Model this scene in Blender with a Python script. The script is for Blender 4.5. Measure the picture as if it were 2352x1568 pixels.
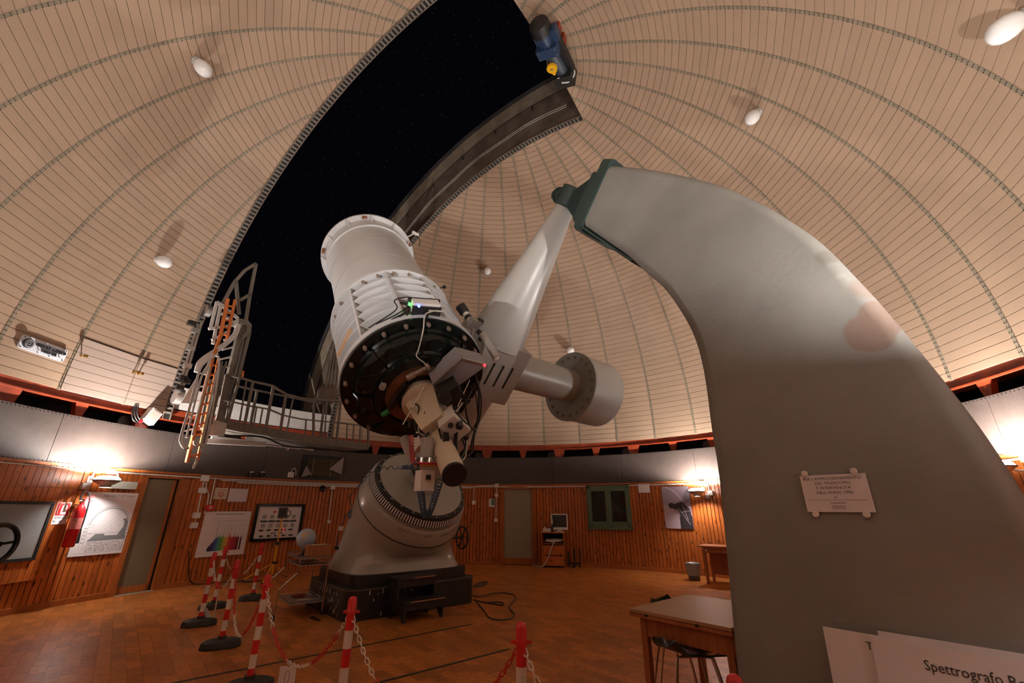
import bpy, math, random
import numpy as np
from mathutils import Vector, Matrix
random.seed(7)
D2R = math.pi / 180
scene = bpy.context.scene
for o in list(bpy.data.objects):
    bpy.data.objects.remove(o)

# ---------------------------------------------------------------- camera
F_PX, PITCH, ROLL, EYE = 991.76, 0.3695, 0.0024, 1.6
O = np.array([0.0, 0.0, EYE])
cam_d = bpy.data.cameras.new('camera')
cam_d.sensor_width = 36.0
cam_d.lens = F_PX / 2352 * 36.0
cam_d.clip_start = 0.05
cam = bpy.data.objects.new('camera', cam_d)
scene.collection.objects.link(cam)
cp, sp, cr, sr = math.cos(PITCH), math.sin(PITCH), math.cos(ROLL), math.sin(ROLL)
r_ = Vector((1, 0, 0)); u_ = Vector((0, -sp, cp)); f_ = Vector((0, cp, sp))
right = cr * r_ + sr * u_; up = -sr * r_ + cr * u_
m = Matrix.Identity(4)
for i in range(3):
    m[i][0], m[i][1], m[i][2], m[i][3] = right[i], up[i], -f_[i], O[i]
cam.matrix_world = m
scene.camera = cam

# ---------------------------------------------------------------- sky, exposure
scene.view_settings.view_transform = 'Standard'
scene.view_settings.look = 'None'
scene.view_settings.gamma = 1.0
scene.view_settings.use_curve_mapping = False
scene.view_settings.exposure = 0.24
LAMP_UP, LAMP_DOWN, LAMP_COL = 58000.0, 3000.0, (1.0, 0.94, 0.89)
w = bpy.data.worlds.new('night_sky'); scene.world = w; w.use_nodes = True
nt = w.node_tree; nt.nodes.clear()
wo = nt.nodes.new('ShaderNodeOutputWorld'); bg = nt.nodes.new('ShaderNodeBackground')
tc = nt.nodes.new('ShaderNodeTexCoord'); vo = nt.nodes.new('ShaderNodeTexVoronoi'); vo.inputs['Scale'].default_value = 110
rp = nt.nodes.new('ShaderNodeValToRGB')
rp.color_ramp.elements[0].position = 0.0; rp.color_ramp.elements[0].color = (0.035, 0.038, 0.05, 1)
rp.color_ramp.elements[1].position = 0.10; rp.color_ramp.elements[1].color = (0.0010, 0.0010, 0.0018, 1)
nt.links.new(tc.outputs['Generated'], vo.inputs['Vector']); nt.links.new(vo.outputs['Distance'], rp.inputs['Fac'])
nt.links.new(rp.outputs['Color'], bg.inputs['Color']); nt.links.new(bg.outputs['Background'], wo.inputs['Surface'])

# ---------------------------------------------------------------- the room's measures
XC, YC, R = -0.4656, 7.2012, 7.6031            # centre and radius of the round room
ZD, RD, ZS = 3.7086, 7.6921, 3.5951            # dome foot, dome radius there, height of the sphere's centre
RS = math.hypot(RD, ZD - ZS)
ZW, ZB = 2.31, 3.183                           # top of the boarded wall, top of the dark upper wall
CEN = np.array([XC, YC, ZS])
V = lambda *a: np.array(a, float)
def unit(v):
    v = np.asarray(v, float); return v / np.linalg.norm(v)
def ray(px, py):                               # direction in which a photograph pixel looks (used to survey positions)
    X = (px - 1176) / F_PX; Y = -(py - 784) / F_PX
    x = cr * X - sr * Y; U = sr * X + cr * Y
    return unit(V(x, cp - sp * U, sp + cp * U))
def pj(P):
    P = np.asarray(P, float) - O
    F = P[1] * cp + P[2] * sp; U = -P[1] * sp + P[2] * cp
    X = cr * P[0] + sr * U; Y = -sr * P[0] + cr * U
    return V(1176 + F_PX * X / F, 784 - F_PX * Y / F)
def on_dome(px, py, r=RS):
    d = ray(px, py); c = O - CEN; b = d @ c
    return O + d * (-b + math.sqrt(b * b - (c @ c - r * r)))
def on_wall(px, py, r=R):
    d = ray(px, py); c = (O - CEN)[:2]; a = d[:2] @ d[:2]; b = d[:2] @ c
    return O + d * ((-b + math.sqrt(b * b - a * (c @ c - r * r))) / a)
def on_floor(px, py, z=0.0):
    d = ray(px, py); return O + d * ((z - EYE) / d[2])
def on_plane(px, py, p0, n):
    d = ray(px, py); n = np.asarray(n, float); return O + d * (((np.asarray(p0) - O) @ n) / (d @ n))
def az_of(p): return math.atan2(p[1] - YC, p[0] - XC)
def pol(az, r, z): return V(XC + r * math.cos(az), YC + r * math.sin(az), z)
def wall_az(px, py, r=R): return az_of(on_wall(px, py, r))
X_, Y_, Z_ = V(1, 0, 0), V(0, 1, 0), V(0, 0, 1)
def perp(a):
    a = unit(a); u = unit(np.cross(a, Z_ if abs(a[2]) < .9 else X_)); return u, np.cross(a, u)

# ---------------------------------------------------------------- mesh helpers
class MB:
    def __init__(s): s.v = []; s.f = []
    def add(s, vs, fs):
        b = len(s.v); s.v += [tuple(map(float, p)) for p in vs]; s.f += [tuple(b + i for i in f) for f in fs]; return s
    def box(s, c, size, ax=None):
        ax = (X_, Y_, Z_) if ax is None else ax
        h = [a * (d / 2) for a, d in zip(ax, size)]; c = np.asarray(c, float)
        vs = [c + i * h[0] + j * h[1] + k * h[2] for i in (-1, 1) for j in (-1, 1) for k in (-1, 1)]
        return s.add(vs, [(0, 1, 3, 2), (4, 6, 7, 5), (0, 4, 5, 1), (2, 3, 7, 6), (0, 2, 6, 4), (1, 5, 7, 3)])
    def beam(s, a, b, wd, hg, upv=Z_):
        a = np.asarray(a, float); b = np.asarray(b, float); d = unit(b - a); sd = np.cross(d, upv)
        sd = unit(sd) if np.linalg.norm(sd) > 1e-6 else X_
        return s.box((a + b) / 2, (np.linalg.norm(b - a), wd, hg), (d, sd, np.cross(sd, d)))
    def lathe(s, prof, o, axis, n=24, cap0=True, cap1=True, a0=0.0):
        o = np.asarray(o, float); axis = unit(axis); u, v = perp(axis); b = []
        for r, h in prof:
            b.append([o + axis * h + r * (math.cos(a0 + 2 * math.pi * i / n) * u + math.sin(a0 + 2 * math.pi * i / n) * v) for i in range(n)])
        return s.loft(b, cap0, cap1)
    def loft(s, rings, cap0=True, cap1=True, close=True):
        n = len(rings[0]); vs = [p for r in rings for p in r]; fs = []
        for k in range(len(rings) - 1):
            for i in range(n if close else n - 1):
                j = (i + 1) % n
                fs.append((k * n + i, k * n + j, (k + 1) * n + j, (k + 1) * n + i))
        if cap0: fs.append(tuple(range(n - 1, -1, -1)))
        if cap1: fs.append(tuple((len(rings) - 1) * n + i for i in range(n)))
        return s.add(vs, fs)
    def cyl(s, a, b, r0, r1=None, n=14, cap=True):
        a = np.asarray(a, float); b = np.asarray(b, float); L = np.linalg.norm(b - a)
        return s.lathe([(r0, 0), (r0 if r1 is None else r1, L)], a, b - a, n, cap, cap)
    def tube(s, pts, r, n=7, close=False):
        pts = [np.asarray(p, float) for p in pts]; N = len(pts); rings = []; u = None
        for i, p in enumerate(pts):
            a = pts[(i - 1) % N] if close or i else p; b = pts[(i + 1) % N] if close or i < N - 1 else p
            d = unit(b - a)
            if u is None: u = perp(d)[0]
            u = u - d * (u @ d)
            u = unit(u) if np.linalg.norm(u) > 1e-6 else perp(d)[0]
            v = np.cross(d, u)
            rings.append([p + r * (math.cos(2 * math.pi * k / n) * u + math.sin(2 * math.pi * k / n) * v) for k in range(n)])
        if close: rings.append(rings[0])
        return s.loft(rings, not close, not close)
    def torus(s, c, axis, R_, r, n=32, m=8):
        u, v = perp(axis)
        return s.tube([np.asarray(c) + R_ * (math.cos(2 * math.pi * i / n) * u + math.sin(2 * math.pi * i / n) * v) for i in range(n)], r, m, True)
    def sphere(s, c, r, n=16, mm=10, sq=(1, 1, 1), ax=None):
        ax = (X_, Y_, Z_) if ax is None else ax; c = np.asarray(c, float); rings = []
        for k in range(mm + 1):
            t = -math.pi / 2 + math.pi * k / mm; rr = max(math.cos(t), 1e-4)
            rings.append([c + r * (rr * math.cos(2 * math.pi * i / n) * ax[0] * sq[0] + rr * math.sin(2 * math.pi * i / n) * ax[1] * sq[1] + math.sin(t) * ax[2] * sq[2]) for i in range(n)])
        return s.loft(rings)
    def prism(s, poly, o, ux, uy, depth):
        o = np.asarray(o, float); uz = np.cross(ux, uy); n = len(poly)
        a = [o + x * ux + y * uy for x, y in poly]; b = [p + uz * depth for p in a]
        return s.add(a + b, [tuple(range(n - 1, -1, -1)), tuple(range(n, 2 * n))] + [(i, (i + 1) % n, n + (i + 1) % n, n + i) for i in range(n)])
    def quad(s, *p): return s.add(p, [tuple(range(len(p)))])

WO = {}
def put(o, parent, origin, props):
    scene.collection.objects.link(o)
    if parent is not None:
        o.parent = parent; WO[o] = WO[parent]
    else:
        o.location = origin; WO[o] = np.asarray(origin, float)
    for k, v in props.items(): o[k] = v
    return o
def ob(name, mb, mat, parent=None, smooth=False, origin=None, **props):
    v = np.array(mb.v)
    if parent is not None: org = WO[parent]
    elif origin is not None: org = np.asarray(origin, float)
    else:
        lo, hi = v.min(0), v.max(0); org = V((lo[0] + hi[0]) / 2, (lo[1] + hi[1]) / 2, lo[2])
    me = bpy.data.meshes.new(name); me.from_pydata((v - org).tolist(), [], mb.f); me.update()
    me.materials.append(mat)
    if smooth:
        me.shade_smooth()
        me.set_sharp_from_angle(angle=(smooth if smooth is not True else 38) * D2R)
    return put(bpy.data.objects.new(name, me), parent, org, props)
def thing(name, loc, label, cat, group=None, **props):
    o = bpy.data.objects.new(name, None); o.empty_display_size = .1
    props = dict(props, label=label, category=cat)
    if group: props['group'] = group
    return put(o, None, np.asarray(loc, float), props)
def tagged(o, label, cat, group=None):
    o['label'] = label; o['category'] = cat
    if group: o['group'] = group
    return o
def letters(name, body, pos, ux, uy, size, mat, parent, align='CENTER', ext=.0012, xs=1.0):
    cu = bpy.data.curves.new(name, 'FONT'); cu.body = body; cu.size = size; cu.align_x = align; cu.align_y = 'CENTER'; cu.extrude = ext; cu.resolution_u = 2
    cu.materials.append(mat); o = bpy.data.objects.new(name, cu)
    scene.collection.objects.link(o); o.parent = parent; WO[o] = WO[parent]
    ux = unit(ux); uy = unit(uy); uz = np.cross(ux, uy); p = np.asarray(pos) - WO[parent]
    M4 = Matrix.Identity(4)
    for i in range(3): M4[i][0], M4[i][1], M4[i][2], M4[i][3] = ux[i] * xs, uy[i], uz[i], p[i]
    o.matrix_local = M4
    return o
def copy_tree(o, loc=None, parent=None, rz=None, **props):
    c = o.copy(); scene.collection.objects.link(c)
    if parent is not None: c.parent = parent
    if loc is not None: c.location = loc
    if rz is not None: c.rotation_euler = (0, 0, rz)
    for k, v in props.items(): c[k] = v
    for ch in o.children: copy_tree(ch, parent=c)
    return c
def smooth_path(pts, k=6):
    pts = [np.asarray(p, float) for p in pts]; out = []
    P = [2 * pts[0] - pts[1]] + pts + [2 * pts[-1] - pts[-2]]
    for i in range(1, len(P) - 2):
        for j in range(k):
            t = j / k; a, b, c, d = P[i - 1], P[i], P[i + 1], P[i + 2]
            out.append(.5 * (2 * b + (c - a) * t + (2 * a - 5 * b + 4 * c - d) * t * t + (3 * b - a - 3 * c + d) * t ** 3))
    return out + [pts[-1]]

# ---------------------------------------------------------------- materials
def mat(name, col, rough=.5, metal=0.0, var=0.0, scale=6.0, bump=0.0, bscale=None, rand=0.0, spec=.5, coat=0.0, emit=None, stretch=(1, 1, 1), trans=0.0):
    mt = bpy.data.materials.new(name); mt.use_nodes = True; t = mt.node_tree; b = t.nodes['Principled BSDF']
    b.inputs['Base Color'].default_value = (*col, 1); b.inputs['Roughness'].default_value = rough; b.inputs['Metallic'].default_value = metal
    b.inputs['Specular IOR Level'].default_value = spec; b.inputs['Coat Weight'].default_value = coat; b.inputs['Transmission Weight'].default_value = trans
    if emit: b.inputs['Emission Color'].default_value = (*emit[0], 1); b.inputs['Emission Strength'].default_value = emit[1]
    L = t.links.new
    if var or rand or bump:
        tc = t.nodes.new('ShaderNodeTexCoord'); mp = t.nodes.new('ShaderNodeMapping'); mp.inputs['Scale'].default_value = stretch
        L(tc.outputs['Object'], mp.inputs['Vector'])
    if var or rand:
        hs = t.nodes.new('ShaderNodeHueSaturation'); hs.inputs['Color'].default_value = (*col, 1)
        val = None
        if var:
            no = t.nodes.new('ShaderNodeTexNoise'); no.inputs['Scale'].default_value = scale; no.inputs['Detail'].default_value = 5
            L(mp.outputs['Vector'], no.inputs['Vector'])
            mr = t.nodes.new('ShaderNodeMapRange'); mr.inputs['From Min'].default_value = .25; mr.inputs['From Max'].default_value = .75
            mr.inputs['To Min'].default_value = 1 - var; mr.inputs['To Max'].default_value = 1 + var
            L(no.outputs['Fac'], mr.inputs['Value']); val = mr.outputs['Result']
        if rand:
            oi = t.nodes.new('ShaderNodeObjectInfo'); m2 = t.nodes.new('ShaderNodeMapRange')
            m2.inputs['To Min'].default_value = 1 - rand; m2.inputs['To Max'].default_value = 1 + rand
            L(oi.outputs['Random'], m2.inputs['Value'])
            if val is not None:
                ml = t.nodes.new('ShaderNodeMath'); ml.operation = 'MULTIPLY'; L(val, ml.inputs[0]); L(m2.outputs['Result'], ml.inputs[1]); val = ml.outputs[0]
            else: val = m2.outputs['Result']
        L(val, hs.inputs['Value']); L(hs.outputs['Color'], b.inputs['Base Color'])
    if bump:
        n2 = t.nodes.new('ShaderNodeTexNoise'); n2.inputs['Scale'].default_value = bscale or scale * 4; n2.inputs['Detail'].default_value = 4
        L(mp.outputs['Vector'], n2.inputs['Vector'])
        bp = t.nodes.new('ShaderNodeBump'); bp.inputs['Strength'].default_value = bump; bp.inputs['Distance'].default_value = .02
        L(n2.outputs['Fac'], bp.inputs['Height']); L(bp.outputs['Normal'], b.inputs['Normal'])
    return mt
def island_random(mt, amt):                    # vary brightness from piece to piece inside a joined mesh
    t = mt.node_tree; b = t.nodes['Principled BSDF']; L = t.links.new
    g = t.nodes.new('ShaderNodeNewGeometry'); mr = t.nodes.new('ShaderNodeMapRange'); mr.inputs['To Min'].default_value = 1 - amt; mr.inputs['To Max'].default_value = 1 + amt
    L(g.outputs['Random Per Island'], mr.inputs['Value']); hs = t.nodes.new('ShaderNodeHueSaturation')
    src = b.inputs['Base Color'].links
    if src: L(src[0].from_socket, hs.inputs['Color'])
    else: hs.inputs['Color'].default_value = b.inputs['Base Color'].default_value
    L(mr.outputs['Result'], hs.inputs['Value']); L(hs.outputs['Color'], b.inputs['Base Color'])
    return mt
def wood(name, col, dark, rough, knots=True, rand=.12, grain=(14, 14, 1.2)):
    mt = mat(name, col, rough, spec=.4); t = mt.node_tree; b = t.nodes['Principled BSDF']; L = t.links.new
    tc = t.nodes.new('ShaderNodeTexCoord'); oi = t.nodes.new('ShaderNodeObjectInfo'); ad = t.nodes.new('ShaderNodeVectorMath'); ad.operation = 'ADD'
    sc = t.nodes.new('ShaderNodeVectorMath'); sc.operation = 'SCALE'; L(oi.outputs['Location'], sc.inputs[0]); sc.inputs['Scale'].default_value = 3.1
    L(tc.outputs['Object'], ad.inputs[0]); L(sc.outputs['Vector'], ad.inputs[1])
    mp = t.nodes.new('ShaderNodeMapping'); mp.inputs['Scale'].default_value = grain; L(ad.outputs['Vector'], mp.inputs['Vector'])
    no = t.nodes.new('ShaderNodeTexNoise'); no.inputs['Scale'].default_value = 3; no.inputs['Detail'].default_value = 6; L(mp.outputs['Vector'], no.inputs['Vector'])
    cr_ = t.nodes.new('ShaderNodeValToRGB'); cr_.color_ramp.elements[0].position = .3; cr_.color_ramp.elements[1].position = .62
    cr_.color_ramp.elements[0].color = (*[c * .72 for c in col], 1); cr_.color_ramp.elements[1].color = (*[min(1, c * 1.12) for c in col], 1)
    L(no.outputs['Fac'], cr_.inputs['Fac']); out = cr_.outputs['Color']
    if knots:
        m2 = t.nodes.new('ShaderNodeMapping'); m2.inputs['Scale'].default_value = (9, 9, 4.2); L(ad.outputs['Vector'], m2.inputs['Vector'])
        vo = t.nodes.new('ShaderNodeTexVoronoi'); vo.inputs['Scale'].default_value = 1.0; L(m2.outputs['Vector'], vo.inputs['Vector'])
        r2 = t.nodes.new('ShaderNodeMapRange'); r2.inputs['From Min'].default_value = .10; r2.inputs['From Max'].default_value = .24; r2.inputs['To Min'].default_value = .9; r2.inputs['To Max'].default_value = 0
        L(vo.outputs['Distance'], r2.inputs['Value'])
        mx = t.nodes.new('ShaderNodeMix'); mx.data_type = 'RGBA'; mx.inputs['B'].default_value = (*dark, 1)
        L(r2.outputs['Result'], mx.inputs['Factor']); L(out, mx.inputs['A']); out = mx.outputs['Result']
    hs = t.nodes.new('ShaderNodeHueSaturation'); m3 = t.nodes.new('ShaderNodeMapRange'); m3.inputs['To Min'].default_value = 1 - rand; m3.inputs['To Max'].default_value = 1 + rand
    L(oi.outputs['Random'], m3.inputs['Value']); L(m3.outputs['Result'], hs.inputs['Value']); L(out, hs.inputs['Color']); L(hs.outputs['Color'], b.inputs['Base Color'])
    return mt
M = dict(
    plank=mat('dome_plank_paint', (.375, .258, .178), .42, rand=.035, var=.05, scale=1.6, spec=.35),
    plank2=island_random(mat('dome_plank_paint_far', (.375, .258, .178), .42, var=.05, scale=1.6, spec=.35), .035),
    hatch=mat('hatch_paint', (.42, .32, .265), .4, rand=.02, spec=.35),
    rib=mat('rib_metal', (.275, .225, .16), .5, var=.2, scale=9, metal=.2),
    dark=mat('dark_void', (.012, .010, .010), .8),
    red=mat('red_lead_steel', (.26, .036, .009), .5, var=.35, scale=4),
    band=mat('dark_wall_paint', (.055, .040, .034), .42, var=.12, scale=9, bump=.16, bscale=45, spec=.5),
    board=wood('pine_board', (.44, .118, .023), (.05, .012, .004), .38),
    woodtrim=wood('pine_trim', (.35, .10, .022), (.05, .012, .004), .4, knots=False),
    parquet=wood('parquet_wood', (.47, .160, .037), (.05, .012, .004), .3, knots=False, rand=.3, grain=(6, 6, 6)),
    parquet2=island_random(wood('parquet_wood_far', (.47, .160, .037), (.05, .012, .004), .3, knots=False, rand=0, grain=(6, 6, 6)), .25),
    seam=mat('parquet_joint', (.25, .085, .022), .5),
    pier=mat('pier_render', (.24, .234, .216), .75, var=.14, scale=1.7, bump=.12, bscale=26),
    green=mat('bearing_green', (.022, .045, .042), .5, var=.2, scale=3),
    tel=mat('telescope_white', (.56, .567, .575), .42, var=.05, scale=2.5),
    telgrey=mat('telescope_grey', (.34, .325, .295), .36, var=.05, scale=2),
    cwgrey=mat('counterweight_grey', (.25, .235, .205), .4, var=.06, scale=2),
    ped=mat('pedestal_enamel', (.38, .36, .315), .22, var=.05, scale=2, coat=.3),
    blackgloss=mat('black_enamel', (.005, .008, .008), .2, coat=.08, spec=.35),
    black=mat('black_plastic', (.012, .012, .012), .5),
    plinth=mat('plinth_black', (.014, .014, .013), .45, var=.4, scale=7),
    chip=mat('paint_chip', (.45, .42, .36), .8),
    bolt=mat('bolt_steel', (.33, .25, .2), .45, metal=.5),
    rust=mat('rust', (.25, .10, .045), .8, var=.3, scale=30),
    chrome=mat('chrome', (.62, .60, .58), .18, metal=1.0),
    steel=mat('galvanised_steel', (.42, .40, .38), .38, metal=.85, var=.1, scale=12),
    frame=mat('platform_paint', (.15, .128, .105), .5, var=.15, scale=8),
    lframe=mat('light_frame_paint', (.52, .49, .46), .5, var=.1, scale=8),
    orange=mat('ladder_orange', (.60, .165, .035), .55, var=.12, scale=6),
    white=mat('white_plastic', (.70, .68, .64), .45),
    offwhite=mat('cable_white', (.55, .52, .46), .55),
    cream=mat('instrument_cream', (.66, .58, .44), .38, var=.04, scale=3),
    paper=mat('paper', (.74, .70, .70), .75),
    paper2=mat('yellowed_paper', (.60, .53, .42), .75),
    ink=mat('ink', (.04, .04, .045), .8),
    inkgrey=mat('grey_ink', (.20, .20, .21), .8),
    hoodglow=mat('glowing_opal_hood', (.85, .85, .83), .4, emit=(LAMP_COL, 45.0)),
    enamel=mat('white_enamel', (.8, .8, .78), .4),
    opal=mat('opal_glass', (.80, .80, .79), .10, coat=.6),
    brass=mat('brass', (.60, .40, .12), .25, metal=1.0),
    redp=mat('red_plastic', (.62, .022, .022), .38),
    whitep=mat('barrier_white', (.74, .70, .63), .42),
    rubber=mat('rubber_base', (.028, .028, .026), .6, var=.2, scale=14, bump=.2),
    redgloss=mat('extinguisher_red', (.55, .012, .016), .25, coat=.4),
    blueenamel=mat('motor_blue', (.018, .042, .10), .4, var=.2, scale=18),
    yellow=mat('yellow_plastic', (.82, .44, .012), .4),
    yellowm=mat('yellow_tripod_paint', (.78, .38, .012), .4),
    doorleaf=mat('door_laminate', (.165, .125, .075), .5, var=.05, scale=3),
    doorleaf2=mat('door_laminate_pale', (.27, .235, .155), .5, var=.05, scale=3),
    wgreen=mat('window_green', (.085, .145, .085), .5, var=.1, scale=8),
    glass=mat('night_glass', (.012, .013, .014), .015, spec=1.0),
    screen=mat('monitor_screen', (.012, .012, .012), .25),
    slate=mat('grey_board', (.25, .255, .25), .3, var=.08, scale=1.2),
    arch=mat('slit_arch_steel', (.17, .125, .095), .6, var=.35, scale=3, metal=.2),
    archlite=mat('slit_arch_panel', (.36, .28, .21), .6, var=.25, scale=4, metal=.2),
    tan=mat('table_laminate', (.40, .20, .09), .42, var=.06, scale=5),
    tablewood=wood('table_wood', (.36, .115, .04), (.05, .012, .004), .4, knots=False),
    chairgreen=mat('chair_green', (.010, .036, .030), .3, coat=.3),
    cableblack=mat('cable_black', (.010, .010, .010), .5),
    cableblue=mat('cable_blue', (.02, .06, .13), .45),
    cablered=mat('cable_red', (.45, .02, .03), .5),
    exitgreen=mat('exit_green', (.02, .20, .06), .5),
    bag=mat('plastic_bag', (.26, .27, .28), .22, coat=.4, bump=.9, bscale=22),
    ledgreen=mat('led_green', (.05, .6, .1), .4, emit=((.15, 1, .2), 2.5)),
    ledblue=mat('led_blue', (.05, .1, .8), .4, emit=((.08, .12, 1), 7.0)),
    ledred=mat('led_red', (.7, .03, .03), .4, emit=((1, .03, .05), 2.5)),
    boxwood=wood('box_wood', (.42, .165, .055), (.05, .012, .004), .45, knots=False),
    ocean=mat('globe_ocean', (.42, .52, .66), .35, var=.08, scale=4),
    land=mat('globe_land', (.62, .48, .22), .45, var=.25, scale=30),
)
LAMP_MAT = mat('lamp_glow_upper', (.9, .9, .9), .5, emit=(LAMP_COL, LAMP_UP))
LAMP_MAT2 = mat('lamp_glow_lower', (.9, .9, .9), .5, emit=(LAMP_COL, LAMP_DOWN))
# ================================================================ SETTING
def ring_band(mb, r0, r1, z0, z1, n=240, a0=0.0, a1=2 * math.pi):
    """curved strip from (r0,z0) to (r1,z1)"""
    for i in range(n):
        a = a0 + (a1 - a0) * i / n; b = a0 + (a1 - a0) * (i + 1) / n
        mb.quad(pol(a, r0, z0), pol(b, r0, z0), pol(b, r1, z1), pol(a, r1, z1))
    return mb
# slit of the dome: axis AX, sides at +-HW, closed end at -SE
AX = V(-.829, .559, 0); AX = unit(AX); NX = V(.559, .829, 0); NX = unit(NX); HW, SE = 2.108, 1.296
# ---- floor
fm = MB(); n = 120
fm.add([pol(2 * math.pi * i / n, R + .3, -.012) for i in range(n)] + [pol(2 * math.pi * i / n, R + .3, -.2) for i in range(n)],
       [tuple(range(n)), tuple(range(2 * n - 1, n - 1, -1))] + [(i, n + i, n + (i + 1) % n, (i + 1) % n) for i in range(n)])
floor = ob('floor', fm, M['seam'], kind='structure', label='orange brown wood parquet floor of the round room')
BL, BW, ZT = .31, .13, .0
fa = unit(V(-.647, .763, 0)); fb = V(-fa[1], fa[0], 0)          # direction of the strips
cells = []
for i in range(-64, 64):
    off = ((i * .381) % 1) * BL
    for j in range(-30, 30):
        c = V(XC, YC, 0) + fb * (i * BW) + fa * (j * BL + off)
        if math.hypot(c[0] - XC, c[1] - YC) < R + .10:
            q_ = pj(c) if (c[1] * cp - EYE * sp) > .3 else V(-999, -999)
            d = np.linalg.norm(c - O); vis = -40 < q_[0] < 2390 and 1290 < q_[1] < 1600
            hid = q_[0] > 1690 and q_[0] < 3000
            cells.append((-(1 / d ** 3) if vis and not hid else 1.0, c))
cells.sort(key=lambda x: x[0])
ax = (fa, fb, Z_)
far = MB(); proto = None
for k, (_, c) in enumerate(cells):
    if k < 300:
        if proto is None:
            o = ob('parquet_block', MB().box(V(0, 0, -.008), (BL - .0024, BW - .0022, .016), ax), M['parquet'], floor, origin=V(0, 0, 0))
            # the block mesh is shared: keep it around its own centre
            me = o.data; sh = WO[floor]
            for vv in me.vertices: vv.co += Vector(sh)
            proto = o
        else:
            o = proto.copy(); scene.collection.objects.link(o)
        o.location = Vector(c - WO[floor])
    else:
        far.box(c + V(0, 0, -.008), (BL - .0024, BW - .0022, .016), ax)
ob('parquet_field', far, M['parquet2'], floor, kind='stuff')

# ---- doors and window in the round wall
A_D1L, A_D1R = wall_az(338, 1098), wall_az(418, 1101)
A_D2L, A_D2R = wall_az(1157, 1119), wall_az(1222, 1119)
A_WL, A_WR = wall_az(1347, 1112), wall_az(1444, 1110)
ZDOOR = 2.20
# ---- lower wall of vertical boards
lw = ring_band(MB(), R + .06, R + .06, -.01, ZW, 240); ring_band(lw, R + .12, R + .12, -.01, ZW, 240); ring_band(lw, R + .06, R + .12, ZW, ZW, 240)
wall_low = ob('wall_boarded', lw, M['dark'], kind='structure', label='round lower wall of varnished knotty pine boards')
NB = 478; da = 2 * math.pi / NB
rest = MB(); protos = {}
def board(mb, a, z0, z1, th=.022):
    a0, a1 = a - da / 2 + .00045, a + da / 2 - .00045
    ins = .0007
    vs = [pol(a0, R + .055, z0), pol(a1, R + .055, z0), pol(a1, R + .055, z1), pol(a0, R + .055, z1),
          pol(a0 + ins, R + .012, z0), pol(a1 - ins, R + .012, z0), pol(a1 - ins, R + .012, z1), pol(a0 + ins, R + .012, z1),
          ]
    mid = pol(a, R, 0)
    return mb.add(vs, [(4, 7, 6, 5), (0, 4, 5, 1), (3, 2, 6, 7), (0, 3, 7, 4), (1, 5, 6, 2)])
def inr(a, l, r, pad=0):
    d1 = (a - r + math.pi) % (2 * math.pi) - math.pi; w_ = (l - r) % (2 * math.pi)
    return -pad < d1 < w_ + pad
for i in range(NB):
    a = da * i + .004
    if a > math.pi: a -= 2 * math.pi
    spans = [(0.0, ZW)]
    if inr(a, A_D1L, A_D1R, .004): spans = [(ZDOOR + .07, ZW)]
    if inr(a, A_D2L, A_D2R, .004): spans = [(ZDOOR + .07, ZW)]
    if inr(a, A_WL, A_WR): spans = [(0.0, 1.06)]
    deg = a / D2R
    seen = (30 < deg < 181) or deg < -177 or (-9 < deg < 0)
    for z0, z1 in spans:
        if seen: ob('board', board(MB(), a, z0, z1), M['board'], wall_low)
        else: board(rest, a, z0, z1)
ob('board_field', rest, M['board'], wall_low, kind='stuff')
# ---- baseboard
for k, (l, r) in enumerate([(math.pi + .35, A_D1L + .004), (A_D1R - .012, A_D2L + .012), (A_D2R - .012, 0.4)]):
    bm = MB(); n = 60
    ring_band(bm, R - .006, R - .006, 0, .09, n, r, l); ring_band(bm, R - .006, R + .02, .09, .10, n, r, l)
    ring_band(bm, R + .02, R + .02, .10, 0, n, r, l)
    ob('baseboard_%s' % ('left', 'middle', 'right')[k], bm, M['woodtrim'], kind='structure', label=('brown baseboard below the fire extinguisher', 'brown baseboard behind the telescope pedestal', 'brown baseboard along the far right wall')[k])
# ---- wooden trim and upper dark wall of panels
tm = ring_band(MB(), R - .01, R - .01, ZW - .015, ZW + .03, 240); ring_band(tm, R - .01, R + .05, ZW + .03, ZW + .03, 240); ring_band(tm, R + .05, R - .01, ZW - .015, ZW - .015, 240)
ob('trim_1', tm, M['woodtrim'], kind='structure', label='thin wooden moulding between boarded wall and dark upper wall')
uw = ring_band(MB(), R + .04, R + .04, ZW, ZB - .01, 240); ring_band(uw, R + .04, R + .35, ZB - .01, ZB - .01, 240); ring_band(uw, R + .35, R + .35, ZB - .01, ZW, 240)
wall_up = ob('wall_upper', uw, M['dark'], kind='structure', label='dark brown painted metal band of the upper wall')
edges = [176.0 - 16.6 * k for k in range(22)]
edges = sorted(e for e in edges if e > 176 - 359.9)
for k in range(len(edges)):
    e0 = edges[k] * D2R; e1 = (edges[k + 1] if k + 1 < len(edges) else edges[0] + 360) * D2R
    pm = MB(); g = .0006; nn_ = 8
    ring_band(pm, R + .012, R + .012, ZW + .02, ZB, nn_, e0 + g, e1 - g); ring_band(pm, R + .012, R + .045, ZB, ZB, nn_, e0 + g, e1 - g)
    for e in (e0 + g, e1 - g): pm.quad(pol(e, R + .012, ZW + .02), pol(e, R + .04, ZW + .02), pol(e, R + .04, ZB), pol(e, R + .012, ZB))
    ob('panel', pm, M['band'], wall_up, smooth=True)
sm = MB()
for k in range(720):
    a = k * .5 * D2R
    for z in (ZB - .03, ZW + .05): sm.box(pol(a, R + .010, z), (.012, .012, .012))
ob('screws', sm, M['dark'], wall_up, kind='stuff')
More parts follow.
